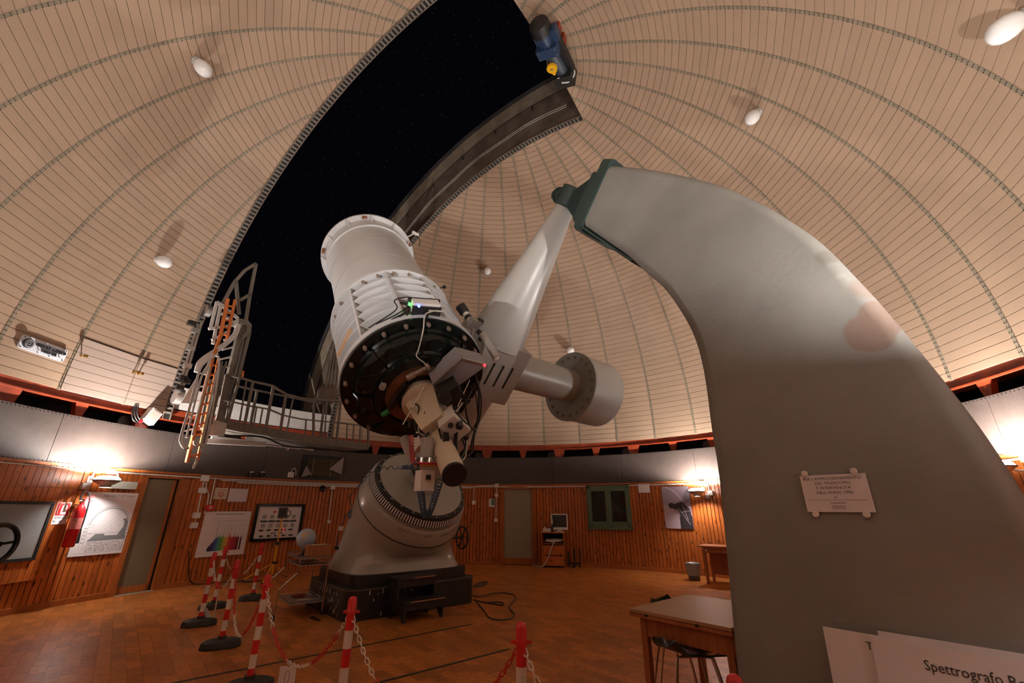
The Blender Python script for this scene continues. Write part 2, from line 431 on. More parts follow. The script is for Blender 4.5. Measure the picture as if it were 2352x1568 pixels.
# ---- dark gap, backing, rail and red ring beam that carries the dome
gm = ring_band(MB(), R + .75, R + .75, ZB - .1, 4.2, 160); ring_band(gm, R + .05, R + .75, ZB - .03, ZB - .03, 160)
ob('wall_gap', gm, M['dark'], kind='structure', label='black gap between the upper wall and the dome ring')
rm = MB()
for rr, z0, r1, z1 in ((RD + .02, 3.43, RD + .02, 3.70), (RD + .02, 3.70, RD + .3, 3.70), (RD + .3, 3.43, RD + .02, 3.43), (RD + .3, 3.70, RD + .3, 3.43)):
    ring_band(rm, rr, r1, z0, z1, 200)
beam = ob('dome_ring_beam', rm, M['red'], label='red painted steel ring beam at the foot of the dome', category='beam', smooth=True)
lm = MB(); ring_band(lm, RD - .03, RD - .03, 3.43, 3.455, 200); ring_band(lm, RD - .03, RD + .03, 3.455, 3.455, 200); ring_band(lm, RD + .03, RD - .03, 3.43, 3.43, 200)
ob('flange', lm, M['red'], beam, smooth=True)
for k in range(40):
    a = (2.7 + 9.0 * k) * D2R
    u = V(-math.sin(a), math.cos(a), 0); inn = V(-math.cos(a), -math.sin(a), 0)
    wdt = .36 if k % 2 == 0 else .24
    bk = MB().prism([(-wdt / 2, 0), (wdt / 2, 0), (wdt / 2 - .06, -.24), (-wdt / 2 + .06, -.24)], pol(a, RD + .10, 3.43), u, Z_, -.10)
    ob('bracket', bk, M['red'], beam)
    if k % 2 == 0:
        ob('wheel', MB().cyl(pol(a + .035, RD + .12, 3.27), pol(a + .035, RD + .25, 3.27), .13, n=16), M['black'], beam, smooth=True)
# ---- dome of flat planks between meridian ribs
def sphp(az, el, r): return V(XC + r * math.cos(el) * math.cos(az), YC + r * math.cos(el) * math.sin(az), ZS + r * math.sin(el))
def clip(poly, n, d):                           # keep n.x >= d
    out = []
    for i in range(len(poly)):
        a, b = poly[i], poly[(i + 1) % len(poly)]; da_, db = n @ a - d, n @ b - d
        if da_ >= 0: out.append(a)
        if (da_ >= 0) != (db >= 0): out.append(a + (b - a) * (da_ / (da_ - db)))
    return out
c2 = V(XC, YC, 0)
def outside_slit(poly):
    res = []
    a = clip(poly, NX, NX @ c2 + HW); b = clip(poly, -NX, -(NX @ c2) + HW)
    m_ = clip(clip(poly, -NX, -(NX @ c2) - HW), NX, NX @ c2 - HW)
    m_ = clip(m_, -AX, -(AX @ c2) + SE) if len(m_) > 2 else []
    return [p for p in (a, b, m_) if len(p) > 2]
planks = []
EL0, DEL = .89, 1.11
hatch = []
for s in range(40):
    a0, a1 = (6.3 + 9 * s) * D2R, (15.3 + 9 * s) * D2R
    for k in range(-1, 80):
        e0 = (EL0 + DEL * k) if k >= 0 else -.05; e1 = EL0 + DEL * (k + 1) if k >= 0 else EL0
        e0 *= D2R; e1 *= D2R
        if e1 > 89.3 * D2R: continue
        cw = max(math.cos(e0), .02); pad = .012 / (RS * cw); pe = .0042 / RS
        if (a1 - a0) - 2 * pad <= 0.001: continue
        mid_ = ((a0 + a1) / 2 / D2R) % 360; te = .022 / RS if k == 5 and (abs(mid_ - 172.8) < 1 or abs(mid_ - 163.8) < 1) else pe
        poly = [sphp(a0 + pad, e0 + pe, RS), sphp(a1 - pad, e0 + pe, RS), sphp(a1 - pad, e1 - te, RS), sphp(a0 + pad, e1 - te, RS)]
        mid = ((a0 + a1) / 2 / D2R) % 360
        for p in outside_slit(poly):
            (hatch if ((abs(mid - 172.8) < 1 or abs(mid - 163.8) < 1) and k < 6) else planks).append(p)
def solid(mb, poly, th=.02):
    n = len(poly); c = sum(poly) / n; out = unit(c - CEN)
    back = [p + out * th for p in poly]
    nrm = np.cross(poly[1] - poly[0], poly[2] - poly[0])
    fr = tuple(range(n)) if nrm @ out < 0 else tuple(range(n - 1, -1, -1))
    return mb.add(poly + back, [fr] + [(i, n + i, n + (i + 1) % n, (i + 1) % n) for i in range(n)])
def shown(poly):
    ps = []
    for p in poly:
        if (p[1]) * cp + (p[2] - EYE) * sp < .2: return 0
        ps.append(pj(p))
    c = sum(ps) / len(ps)
    if not (0 < c[0] < 2352 and 0 < c[1] < 1568): return 0
    if 1350 < c[0] < 2200 and c[1] > 380 + max(0, c[0] - 1400) * .35 and c[1] > 520 and c[0] > 1550: return 0
    A = 0
    for i in range(len(ps)):
        a, b = ps[i], ps[(i + 1) % len(ps)]; A += a[0] * b[1] - a[1] * b[0]
    return abs(A) / 2
# backing shell behind the planks (dark joints), cut by the slit
sh = MB()
for s in range(40):
    for k in range(27):
        a0, a1 = (6.3 + 9 * s) * D2R, (15.3 + 9 * s) * D2R; e0, e1 = (-.9 + k * 3.367) * D2R, (-.9 + (k + 1) * 3.367) * D2R
        poly = [sphp(a0, e0, RS + .05), sphp(a1, e0, RS + .05), sphp(a1, min(e1, math.pi / 2 - .001), RS + .05), sphp(a0, min(e1, math.pi / 2 - .001), RS + .05)]
        for p in outside_slit(poly): sh.add(p, [tuple(range(len(p)))])
brown = mat('joint_brown', (.10, .05, .03), .8)
dome = ob('ceiling', sh, brown, kind='structure', label='observatory dome ceiling lined with tan painted planks')
planks.sort(key=lambda p: -shown(p))
rest = MB()
for k, p in enumerate(planks):
    if k < 296: ob('plank', solid(MB(), p), M['plank'], dome)
    else: solid(rest, p)
ob('plank_field', rest, M['plank2'], dome, kind='stuff')
rv = MB()
for s in range(40):
    az = (6.3 + 9 * s) * D2R; u = V(-math.sin(az), math.cos(az), 0); segs = []
    els = [(-.1 + DEL * k * 2) * D2R for k in range(0, 40)]
    mb = MB(); any_ = False
    for e0, e1 in zip(els[:-1], els[1:]):
        wd = min(.030, RS * math.cos(e1) * .04)
        p0, p1 = sphp(az, e0, RS - .006), sphp(az, e1, RS - .006)
        poly = [p0 - u * wd, p0 + u * wd, p1 + u * wd, p1 - u * wd]
        for p in outside_slit(poly):
            if len(p) >= 3: solid(mb, p, .03); any_ = True
        if e0 < 75 * D2R:
            for t_ in (.2, .45, .7, .95):
                p = p0 + (p1 - p0) * t_
                if abs((p - c2) @ NX) > HW or (p - c2) @ AX < -SE:
                    for sg in (-1, 1):
                        cc = p + u * sg * wd * .55; inn = unit(CEN - cc); rv.box(cc + inn * .003, (.010, .010, .010), (u, np.cross(inn, u), inn))
    if any_: ob('rib', mb, M['rib'], dome)
ob('rivets', rv, M['dark'], dome, kind='stuff')
# ---- hatch doors (two panels of pale planks) with brass knobs
for lo, hi, name in ((168.2, 177.4, 'beside the nameplate'), (159.0, 168.2, 'against the slit edge')):
    root = None; cnt = 0
    zz = MB(); ps = [p for p in hatch if lo < (az_of(sum(p) / len(p)) / D2R) % 360 < hi]
    if not ps: continue
    base = min((sum(p) / len(p) for p in ps), key=lambda c: c[2])
    root = thing('dome_hatch', base, 'pale plank hatch door in the dome foot ' + name, 'hatch', 'hatch doors of the dome')
    for p in ps:
        q_ = [x + unit(CEN - x) * .015 for x in p]; ob('plank', solid(MB(), q_, .03), M['hatch'], root)
    for aa in ((lo + .45, hi - .9) if lo > 168 else (lo + .4, hi - .35)):
        c = sphp(aa * D2R, (5.0 if aa > 160 else 4.4) * D2R, RS - .012); inn = unit(CEN - c)
        if abs((c - c2) @ NX) < HW + .03 and (c - c2) @ AX > 0: continue
        kb = MB().lathe([(.03, 0), (.03, .008), (.012, .012), (.012, .075), (.028, .085), (.036, .105), (.028, .125), (.004, .132)], c, inn, 14)
        ob('knob', kb, M['brass'], root, smooth=True, label='brass knob')
# ---- sides of the slit: arch walls with toothed rack
sl = {}
for sgn, nm in ((1, 'right'), (-1, 'left')):
    def rim(t_, r): return V(XC, YC, ZS) + NX * (sgn * HW) + AX * (r * math.cos(t_)) + Z_ * (r * math.sin(t_))
    t1 = math.pi - math.acos(SE / 7.4); N = 90; ts = [-.02 + (t1 + .02) * i / N for i in range(N + 1)]
    r_in = math.sqrt(RS * RS - HW * HW)
    def strip(r0, r1, off0, off1, ts_=ts):
        mb = MB(); o0 = NX * sgn * off0; o1 = NX * sgn * off1
        for a, b in zip(ts_[:-1], ts_[1:]): mb.quad(rim(a, r0) + o0, rim(b, r0) + o0, rim(b, r1) + o1, rim(a, r1) + o1)
        return mb
    a_ = thing('slit_arch', rim(.02, r_in), 'rusty steel arch lining the %s edge of the dome slit' % ('right' if sgn > 0 else 'left'), 'arch')
    ob('side_plate', strip(r_in - .01, 8.72, .0, .0), M['arch'], a_, smooth=True)
    ob('upper_plate', strip(8.72, 9.30, .03, .03), M['archlite'], a_, smooth=True)
    mb = strip(8.70, 8.70, -.02, .05); 
    ob('ledge', mb, M['black'], a_, smooth=True)
    ob('rim_rail', strip(9.22, 9.38, -.03, -.03), M['steel'], a_, smooth=True)
    fl = strip(r_in - .015, r_in - .015, -.13, .02); ob('rack_flange', fl, M['black'], a_, smooth=True)
    for k_, off in enumerate((-.13, .01)):
        ob('rack_rail', MB().tube([rim(t_, r_in - .03) + NX * sgn * off for t_ in ts], .014, 5), M['arch'], a_)
    tm_ = MB(); L_ = r_in * t1; nt_ = int(L_ / .10)
    for k_ in range(nt_):
        t_ = t1 * k_ / nt_; c = rim(t_, r_in - .03) - NX * sgn * .06; tg = AX * -math.sin(t_) + Z_ * math.cos(t_); rd = AX * math.cos(t_) + Z_ * math.sin(t_)
        tm_.box(c, (.042, .12, .03), (tg, NX, rd))
    ob('rack_teeth', tm_, M['frame'], a_, kind='stuff')
    if sgn > 0:
        for k_ in range(9):
            t_ = .35 + k_ * .15; c = rim(t_, 8.35) - NX * .01; tg = AX * -math.sin(t_) + Z_ * math.cos(t_)
            ob('stiffener', MB().beam(rim(t_, 8.52) - NX * .01, rim(t_, 8.70) - NX * .01, .03, .02), M['black'], a_)
        cb = MB()
        for dr in (0, .07): cb.tube([rim(.75 + .93 * i / 30, 8.02 + dr + .02 * math.sin(i * .8)) - NX * .03 for i in range(31)], .011, 5)
        ob('cable_pair', cb, M['offwhite'], a_)
        for k_ in range(11): ob('cable_clip', MB().beam(rim(.78 + k_ * .09, 8.00) - NX * .035, rim(.78 + k_ * .09, 8.12) - NX * .035, .02, .015), M['offwhite'], a_)
# closing plate at the upper end of the slit
ep = MB(); N = 16
for i in range(N):
    n0, n1 = -HW + 2 * HW * i / N, -HW + 2 * HW * (i + 1) / N
    f = lambda n_, r: V(XC, YC, ZS) + NX * n_ - AX * SE + Z_ * math.sqrt(max(r * r - n_ * n_ - SE * SE, .01))
    ep.quad(f(n0, RS - .01), f(n1, RS - .01), f(n1, RS + .12), f(n0, RS + .12))
tagged(ob('slit_end_plate', ep, M['arch']), 'thin dark plate closing the upper end of the dome slit', 'plate')
# sill below the slit
sm_ = MB()
def sill(n_, z, d=7.25): return V(XC, YC, 0) + NX * n_ + AX * d + Z_ * z
pts = [(-HW + .1 + 2 * (HW - .1) * i / 16) for i in range(17)]
for a, b in zip(pts[:-1], pts[1:]):
    da0, db0 = math.sqrt(RD * RD - a * a), math.sqrt(RD * RD - b * b)
    sm_.quad(sill(a, 3.72, da0), sill(b, 3.72, db0), sill(b, 4.22, db0 - .05), sill(a, 4.22, da0 - .05))
    sm_.quad(sill(a, 4.22, da0 - .05), sill(b, 4.22, db0 - .05), sill(b, 4.22, db0 + .3), sill(a, 4.22, da0 + .3))
tagged(ob('slit_sill', sm_, M['lframe'], smooth=True), 'pale sheet metal sill at the foot of the dome slit behind the platform', 'sill')

# dark inlaid joints in the floor, parallel to the plinth
HHs = unit(V(.65283, -.75746, 0)); NNs = V(.75746, .65283, 0); C0s = V(-.46425, 7.03997, 0)
for k, (s_, n0, n1) in enumerate(((-.43, -3.6, .2), (.86, -2.2, -.15))):
    c = C0s + HHs * s_ + NNs * (n0 + n1) / 2
    ob('trim_%d' % (k + 2), MB().box(c + V(0, 0, -.003), (.045, n1 - n0, .012), (HHs, NNs, Z_)), mat('joint_strip_%d' % k, (.018, .022, .014), .5), kind='structure', label=('long dark joint strip in the floor in front of the step stool', 'shorter dark joint strip in the floor nearer the viewer')[k])
# ================================================================ TELESCOPE AND MOUNT
C0 = V(-.46425, 7.03997, 3.94528); PA = unit(V(.45457, -.52743, .71776)); QA = unit(V(-.77838, -.62696, .03226)); TA = unit(V(-.39344, .52721, .75317))
WA = unit(np.cross(PA, QA)); HH = unit(V(PA[0], PA[1], 0)); NN = V(-HH[1], HH[0], 0)
TM = C0 + QA * 1.589; TU = -QA; TV = unit(np.cross(TA, TU))     # tube axis point, right-hand and down directions across it
def tl(u, v, h): return TM + TU * u + TV * v + TA * h
def tc_(r, a, h): return TM + TA * h + r * (math.cos(a) * TU + math.sin(a) * TV)
def tp(px, py, h):
    X = on_plane(px, py, TM + TA * h, TA) - TM; return TM + TU * (X @ TU) + TV * (X @ TV) + TA * h
def mp_(s, n, z): return V(C0[0], C0[1], 0) + HH * s + NN * n + Z_ * z   # along the meridian, across it, height

tel = thing('telescope', C0, 'large pale grey reflecting telescope tube with black mirror cell on its mounting', 'telescope')
ob('tube', MB().lathe([(.80, .44), (.80, 3.27), (.77, 3.27), (.77, .44)], TM, TA, 72, False, False), M['tel'], tel, smooth=True)
ob('front_ring', MB().lathe([(.80, 2.88), (.83, 2.88), (.83, 3.2), (.92, 3.21), (.92, 3.27), (.77, 3.27), (.77, 2.88)], TM, TA, 72, False, False), M['tel'], tel, smooth=True)
g = MB()
for h in (1.38, 2.2): g.lathe([(.801, h - .006), (.806, h), (.801, h + .006)], TM, TA, 72, False, False)
ob('seam', g, M['telgrey'], tel, smooth=True)
for k in range(12):
    a = k * math.pi / 6 + .2; rd = tc_(1, a, 0) - TM; tg = np.cross(TA, rd)
    ob('gusset', MB().prism([(.80, 2.95), (.92, 3.21), (.80, 3.21)], TM - tg * .012, rd, TA, .024), M['tel'], tel)
for k in range(10):
    a = k * 2 * math.pi / 10 + .45; rd = tc_(1, a, 0) - TM; tg = np.cross(TA, rd); c = tc_(.885, a, 3.20)
    if k % 2 == 0: ob('collimation_bolt', MB().cyl(c, c - TA * .07, .022, n=8).box(c - TA * .03, (.10, .05, .03), (tg, rd, TA)), M['rust'], tel)
# mirror section: two flanges, ring ribs and lengthwise ribs
ob('mirror_section', MB().lathe([(.80, -1.02), (.745, -1.0), (.745, .42), (.80, .44)], TM, TA, 72, False, False), M['tel'], tel, smooth=True)
ob('upper_flange', MB().lathe([(.80, .41), (.925, .41), (.925, .47), (.80, .47)], TM, TA, 72, False, False), M['tel'], tel, smooth=True)
ob('lower_flange', MB().lathe([(.80, -1.00), (.935, -1.00), (.935, -1.085), (.80, -1.085)], TM, TA, 72, False, False), M['tel'], tel, smooth=True)
for k in range(5):
    h = .20 - k * .225
    ob('ring_rib', MB().lathe([(.74, h - .013), (.90, h - .013), (.90, h + .013), (.74, h + .013)], TM, TA, 72, False, False), M['tel'], tel, smooth=True)
for k in range(10):
    a = -math.pi / 2 + .10 + k * 2 * math.pi / 10; rd = tc_(1, a, 0) - TM; tg = np.cross(TA, rd)
    ob('long_rib', MB().prism([(.74, -1.0), (.915, -1.0), (.91, .41), (.74, .41)], TM - tg * .014, rd, TA, .028), M['tel'], tel)
def bolts(n, r, h, direc, rr, L, mt, a0=0.0):
    proto = None
    for k in range(n):
        a = a0 + 2 * math.pi * k / n; c = tc_(r, a, h)
        ob('bolt', MB().lathe([(rr, 0), (rr, L * .7), (rr * .75, L), (.002, L)], c, direc, 8), mt, tel)
bolts(24, .875, .41, -TA, .024, .05, M['bolt'], .1); bolts(24, .885, -1.0, TA, .028, .055, M['bolt'], .18); bolts(20, .865, -1.135, -TA, .026, .06, M['bolt'], .05)
# black mirror cell
cell = ob('mirror_cell', MB().lathe([(.925, -1.09), (.925, -1.135), (.80, -1.14), (.775, -1.17), (.765, -1.24), (.73, -1.30), (.66, -1.33), (.60, -1.335), (.575, -1.36), (.56, -1.42), (.46, -1.44), (.44, -1.40), (.20, -1.40)], TM, TA, 72, False, True), M['blackgloss'], tel, smooth=30)
for k in range(8):
    a = -math.pi / 2 - .35 + k * math.pi / 4; rd = tc_(1, a, 0) - TM; tg = np.cross(TA, rd)
    ob('cell_rib', MB().prism([(.80, -1.13), (.80, -1.20), (.745, -1.335), (.58, -1.375), (.57, -1.30)], TM - tg * .012, rd, TA, .024), M['blackgloss'], cell)
    for s_ in (-.19, .19):
        aa = a + math.pi / 8 + s_
        ob('pocket', MB().lathe([(.105, 0), (.105, .012), (.085, .012), (.075, .001), (.002, .0)], tc_(.665, aa, -1.325), -TA, 20, False, True), M['blackgloss'], cell, smooth=True)
# saddle, declination box, arms
ob('saddle', MB().lathe([(.52, 0), (.46, .22), (.42, .50)], TM - QA * .78, -QA, 32), M['telgrey'], tel, smooth=True)
bx = MB().box(C0 - QA * .0 + WA * 0, (1.02, 1.0, .84), (PA, QA, WA))
dbox = ob('axis_box', bx, M['telgrey'], tel)
fs = -1 if (WA @ unit(O - C0)) < 0 else 1
for k in range(3):
    ob('vent_slot', MB().box(on_plane((1124, 1145, 1166)[k], (858, 864, 869)[k], C0 + WA * fs * .434, WA), (.40, .035, .012), (PA, QA, WA)), M['black'], dbox)
ob('cover_plate', MB().box(C0 + WA * fs * .425 - PA * .16 - QA * .12, (.62, .66, .014), (PA, QA, WA)), M['telgrey'], dbox)
ob('polar_cone', MB().lathe([(.47, .42), (.46, .60), (.145, 2.86), (.125, 2.90), (.125, 3.04)], C0, PA, 48), mat('cone_grey', (.43, .42, .40), .34, var=.04, scale=2), tel, smooth=True)
ob('lower_polar_cone', MB().lathe([(.46, -.42), (.44, -.6), (.30, -2.66)], C0, PA, 48), M['telgrey'], tel, smooth=True)
ob('declination_arm', MB().lathe([(.345, .40), (.335, 1.0), (.325, 2.09)], C0, -QA, 48), M['telgrey'], tel, smooth=True)
cw = ob('counterweight', MB().lathe([(.60, 2.10), (.665, 2.10), (.67, 2.92), (.63, 2.965), (.3, 2.97)], C0, -QA, 64), M['telgrey'], tel, smooth=True)
ob('counterweight_flange', MB().lathe([(.32, 2.06), (.695, 2.06), (.695, 2.10), (.32, 2.10)], C0, -QA, 64, True, True), M['cwgrey'], cw, smooth=True)
uq, vq = perp(-QA)
for k in range(20):
    a = k * math.pi / 10; c = C0 - QA * 2.06 + .585 * (math.cos(a) * uq + math.sin(a) * vq)
    ob('flange_bolt', MB().lathe([(.030, 0), (.030, .03), (.012, .032), (.012, .05)], c, QA, 8), M['cwgrey'], cw)
# triangular bracket arm on the tube's right side with two black knobs
br = tl(.80, -.34, .42)
ob('side_bracket', MB().beam(tc_(.86, -.55, .45), tc_(.90, -.30, -.35), .06, .10, TA), M['tel'], tel)
for a, h in ((-.62, 1.25), (-.42, -.15)):
    c = tc_(.82, a, h); d = unit(tc_(1, a, h) - TM - TA * h)
    ob('clamp_handle', MB().cyl(c, c + d * .22, .014, n=7).sphere(c + d * .24, .034, 10, 6), M['black'], tel)
hk = tc_(.92, -.95, 3.25); rdk = unit(tc_(1, -.95, 0) - TM)
ob('rod', MB().tube([hk, hk + rdk * .16 - TA * .02], .014, 6), M['tel'], tel)
ob('sensor', MB().lathe([(.03, 0), (.034, .02), (.034, .14), (.02, .15)], hk + rdk * .17 - TU * .05, TU * .8 - TA * .6, 12), M['white'], tel, smooth=True)
ob('sensor_lead', MB().tube(smooth_path([hk + rdk * .17, hk + rdk * .12 - TA * .25 + TU * .1, hk + rdk * .02 - TA * .45 + TU * .14]), .008, 5), M['cableblack'], tel)
# black lead running along the tube and lead to the cell
ob('tube_lead', MB().tube(smooth_path([tc_(.93, -1.66, -.62), tc_(.935, -1.9, -.72), tc_(.93, -2.25, -.95), tc_(.95, -2.5, -1.0)]), .009, 5), M['cableblack'], tel)
ob('cell_lead', MB().tube(smooth_path([tp(*q_) for q_ in ((1008, 712, -1.02), (990, 716, -1.10), (976, 724, -1.19), (972, 758, -1.37), (962, 800, -1.39), (957, 818, -1.45), (973, 832, -1.47), (986, 846, -1.48))]), .008, 6), M['offwhite'], tel)

# ---- polar-axis pier: curved grey masonry arm
st = [((3.86, 0), (5.76, 0), .72), ((3.92, .9), (5.66, .9), .71), ((3.98, 1.8), (5.55, 1.7), .70), ((3.985, 2.2), (5.46, 2.2), .70), ((3.99, 2.72), (5.31, 2.77), .68),
      ((3.93, 3.11), (5.18, 3.17), .64), ((3.79, 3.48), (5.04, 3.55), .60), ((3.66, 3.74), (4.89, 3.84), .58), ((3.51, 3.95), (4.70, 4.16), .55), ((3.24, 4.35), (4.38, 4.60), .50), ((2.96, 4.69), (3.98, 5.03), .46), ((2.74, 4.96), (3.55, 5.44), .43), ((2.60, 5.13), (3.12, 5.81), .40)]
# refine stations by interpolation
si = smooth_path([V(*a, 0) for a, b, c in st], 4); so = smooth_path([V(*b, 0) for a, b, c in st], 4); sw = smooth_path([V(c, 0, 0) for a, b, c in st], 4)
rings = []
for a, b, c in zip(si, so, sw):
    wv = c[0]; rr = .10; ring = []; d2 = unit(b - a); L_ = np.linalg.norm(b - a)
    for (cx, cy, a0) in ((rr, -wv + rr, math.pi), (L_ - rr, -wv + rr, -math.pi / 2), (L_ - rr, wv - rr, 0), (rr, wv - rr, math.pi / 2)):
        for k in range(5):
            t_ = a0 + k * math.pi / 8; x = cx + rr * math.cos(t_); y = cy + rr * math.sin(t_)
            q_ = a + d2 * x; ring.append(mp_(q_[0], y, q_[1]))
    rings.append(ring)
pier = thing('telescope_pier', mp_(4.8, 0, 0), 'tall grey rendered pier that curves over to carry the upper polar bearing', 'pier')
ob('shaft', MB().loft(rings), M['pier'], pier, smooth=50)
ea = V(.607, .795, 0); eu = V(-.795, .607, 0)                    # along the end face, away from it (s,z)
E3 = HH * ea[0] + Z_ * ea[1]; U3 = HH * eu[0] + Z_ * eu[1]; fc = mp_(2.86, 0, 5.47)
def rrect(hw, hh, r, n=4):
    out = []
    for cx, cy, a0 in ((hw - r, hh - r, 0), (-hw + r, hh - r, math.pi / 2), (-hw + r, -hh + r, math.pi), (hw - r, -hh + r, -math.pi / 2)):
        out += [(cx + r * math.cos(a0 + k * math.pi / 2 / n), cy + r * math.sin(a0 + k * math.pi / 2 / n)) for k in range(n + 1)]
    return out
def slab(hw, hh, z0, z1, r=.05, sh=0, hw2=None, hh2=None):
    a = [fc + E3 * (x + sh) + NN * y + U3 * z0 for x, y in rrect(hw, hh, r)]
    b = [fc + E3 * (x + sh) + NN * y + U3 * z1 for x, y in rrect(hw2 or hw, hh2 or hh, r)]
    return MB().loft([a, b])
brg = ob('bearing_plate', slab(.50, .43, -.02, .13, .08), M['green'], pier, smooth=True)
ob('bearing_step', slab(.36, .36, .13, .30, .06, -.02), M['green'], brg, smooth=True)
ob('bearing_block', slab(.34, .32, .30, .74, .05, -.03, .15, .2), M['green'], brg, smooth=True)
ob('bearing_sleeve', MB().lathe([(.17, -.16), (.19, -.14), (.19, .14), (.17, .16)], C0 + PA * 3.0, PA, 28), M['green'], brg, smooth=True)
sb = C0 + PA * 3.02
ob('end_stub', MB().lathe([(.12, -.25), (.12, .27), (.135, .27), (.135, .30), (.10, .31), (.085, .40), (.02, .41)], sb, U3, 24), M['green'], brg, smooth=True)
ob('underside_plate', MB().beam(mp_(2.63, 0, 5.06), mp_(3.30, 0, 4.24), .88, .03, Z_), M['green'], pier)
# stains on the render: a bare pinkish patch at the outer edge and pale blotches near the top
def stain(mt, centre, radius, col, rag=.35, soft=.12, amt=1.0):
    t = mt.node_tree; b = t.nodes['Principled BSDF']; L = t.links.new; src = b.inputs['Base Color'].links[0].from_socket
    tc = t.nodes.new('ShaderNodeTexCoord'); sub = t.nodes.new('ShaderNodeVectorMath'); sub.operation = 'DISTANCE'; sub.inputs[1].default_value = tuple(centre)
    L(tc.outputs['Object'], sub.inputs[0]); no = t.nodes.new('ShaderNodeTexNoise'); no.inputs['Scale'].default_value = 4.5; no.inputs['Detail'].default_value = 5; L(tc.outputs['Object'], no.inputs['Vector'])
    ad = t.nodes.new('ShaderNodeMath'); ad.operation = 'MULTIPLY_ADD'; ad.inputs[1].default_value = rag * 2; L(no.outputs['Fac'], ad.inputs[0]); L(sub.outputs['Value'], ad.inputs[2])
    mr = t.nodes.new('ShaderNodeMapRange'); mr.inputs['From Min'].default_value = radius + rag; mr.inputs['From Max'].default_value = radius + rag + soft * radius; mr.inputs['To Min'].default_value = amt; mr.inputs['To Max'].default_value = 0
    L(ad.outputs[0], mr.inputs['Value']); mx = t.nodes.new('ShaderNodeMix'); mx.data_type = 'RGBA'; mx.inputs['B'].default_value = (*col, 1)
    L(mr.outputs['Result'], mx.inputs['Factor']); L(src, mx.inputs['A']); L(mx.outputs['Result'], b.inputs['Base Color'])
for px, py, w1, rad, col, rag, soft, amt in ((1995, 765, .66, .13, (.205, .14, .11), .05, .15, .85), (2030, 725, .66, .13, (.205, .14, .11), .05, .15, .85), (1990, 655, .62, .07, (.22, .16, .13), .06, .6, .6), (1930, 640, .6, .035, (.34, .33, .30), .03, .5, .8), (1895, 590, .58, .05, (.14, .12, .10), .1, .9, .5), (1535, 415, .46, .06, (.27, .26, .24), .05, .4, .5), (1600, 430, .47, .07, (.26, .25, .23), .06, .3, .5), (1680, 520, .5, .04, (.27, .26, .24), .03, .4, .6)):
    stain(M['pier'], on_plane(px, py, C0 - NN * w1, NN) - WO[pier], rad, col, rag, soft, amt)

# ---- pedestal
ped = thing('telescope_pedestal', mp_(-2.5, 0, 0), 'glossy grey pedestal with tilted hour circle on a black plinth', 'pedestal')
def rr_s(hs, hn, r, cs, z, n=5): return [mp_(cs + x, y, z) for x, y in rrect(hs, hn, r, n)]
ob('plinth', MB().loft([rr_s(.98, 1.22, .22, -2.66, 0), rr_s(.98, 1.22, .22, -2.66, .41), rr_s(.95, 1.19, .2, -2.66, .43)]), M['plinth'], ped, smooth=True)
ob('plinth_step', MB().loft([rr_s(.88, 1.11, .22, -2.66, .43), rr_s(.88, 1.11, .22, -2.66, .60)]), M['plinth'], ped, smooth=True)
ob('plinth_edge', MB().loft([rr_s(.985, 1.225, .22, -2.66, .405), rr_s(.985, 1.225, .22, -2.66, .425)], False, False), mat('plinth_edge_worn', (.10, .085, .07), .6), ped, smooth=True)
ch = MB(); random.seed(3)
for k in range(70):
    side = random.random(); z = random.uniform(.05, .38); sz = random.uniform(.008, .022); hz = random.uniform(.015, .07)
    if side < .75: c = mp_(random.uniform(-3.4, -1.95), -1.221, z); ch.box(c, (sz, .004, hz), (HH, NN, Z_))
    else: c = mp_(-1.679, random.uniform(-.9, -.1), z); ch.box(c, (.004, sz, hz), (HH, NN, Z_))
ob('paint_chips', ch, M['chip'], ped, kind='stuff')
FD = unit(HH * PA[2] - Z_ * math.hypot(PA[0], PA[1]))         # downhill direction in the disc plane
def disc_pt(a, r, S): return C0 - PA * S + r * (math.cos(a) * FD + math.sin(a) * NN)
NS = 56; GS, GR = 3.16, 1.005
rings = []
for k in range(15):
    t_ = k / 14; h00 = 2 * t_ ** 3 - 3 * t_ ** 2 + 1; h10 = t_ ** 3 - 2 * t_ ** 2 + t_; h01 = -2 * t_ ** 3 + 3 * t_ ** 2; h11 = t_ ** 3 - t_ ** 2
    ring = []
    for i in range(NS):
        a = 2 * math.pi * i / NS; ca, sa = math.cos(a), math.sin(a)
        ex = 2 / 4.2; bs = math.copysign(abs(ca) ** ex, ca) * .86; bn = math.copysign(abs(sa) ** ex, sa) * 1.10
        p0 = mp_(-2.66 + bs, bn, .60); p1 = disc_pt(a, GR, GS)
        m0 = (Z_ * 1.05 - HH * ca * .45 - NN * sa * .75) ; m1 = PA * 1.0
        ring.append(h00 * p0 + h10 * m0 + h01 * p1 + h11 * m1)
    rings.append(ring)
body = ob('body', MB().loft(rings), M['ped'], ped, smooth=True)
ob('groove', MB().torus(C0 - PA * GS, PA, GR - .002, .012, 64, 6), M['black'], body, smooth=True)
coll = ob('collar', MB().lathe([(GR, -GS + .01), (.985, -GS + .18), (.945, -GS + .27), (.925, -GS + .29), (.925, -2.86), (.935, -2.84), (.935, -2.81)], C0, PA, 72), M['ped'], ped, smooth=True)
hc = ob('hour_circle', MB().lathe([(.93, -2.815), (.93, -2.80), (.865, -2.665), (.86, -2.656), (.80, -2.652), (.79, -2.66)], C0, PA, 96), M['black'], ped, smooth=True)
ob('disc', MB().lathe([(.80, -2.66), (.80, -2.642), (.33, -2.638), (.33, -2.60), (.2, -2.60)], C0, PA, 64), M['ped'], ped, smooth=True)
tk = MB()
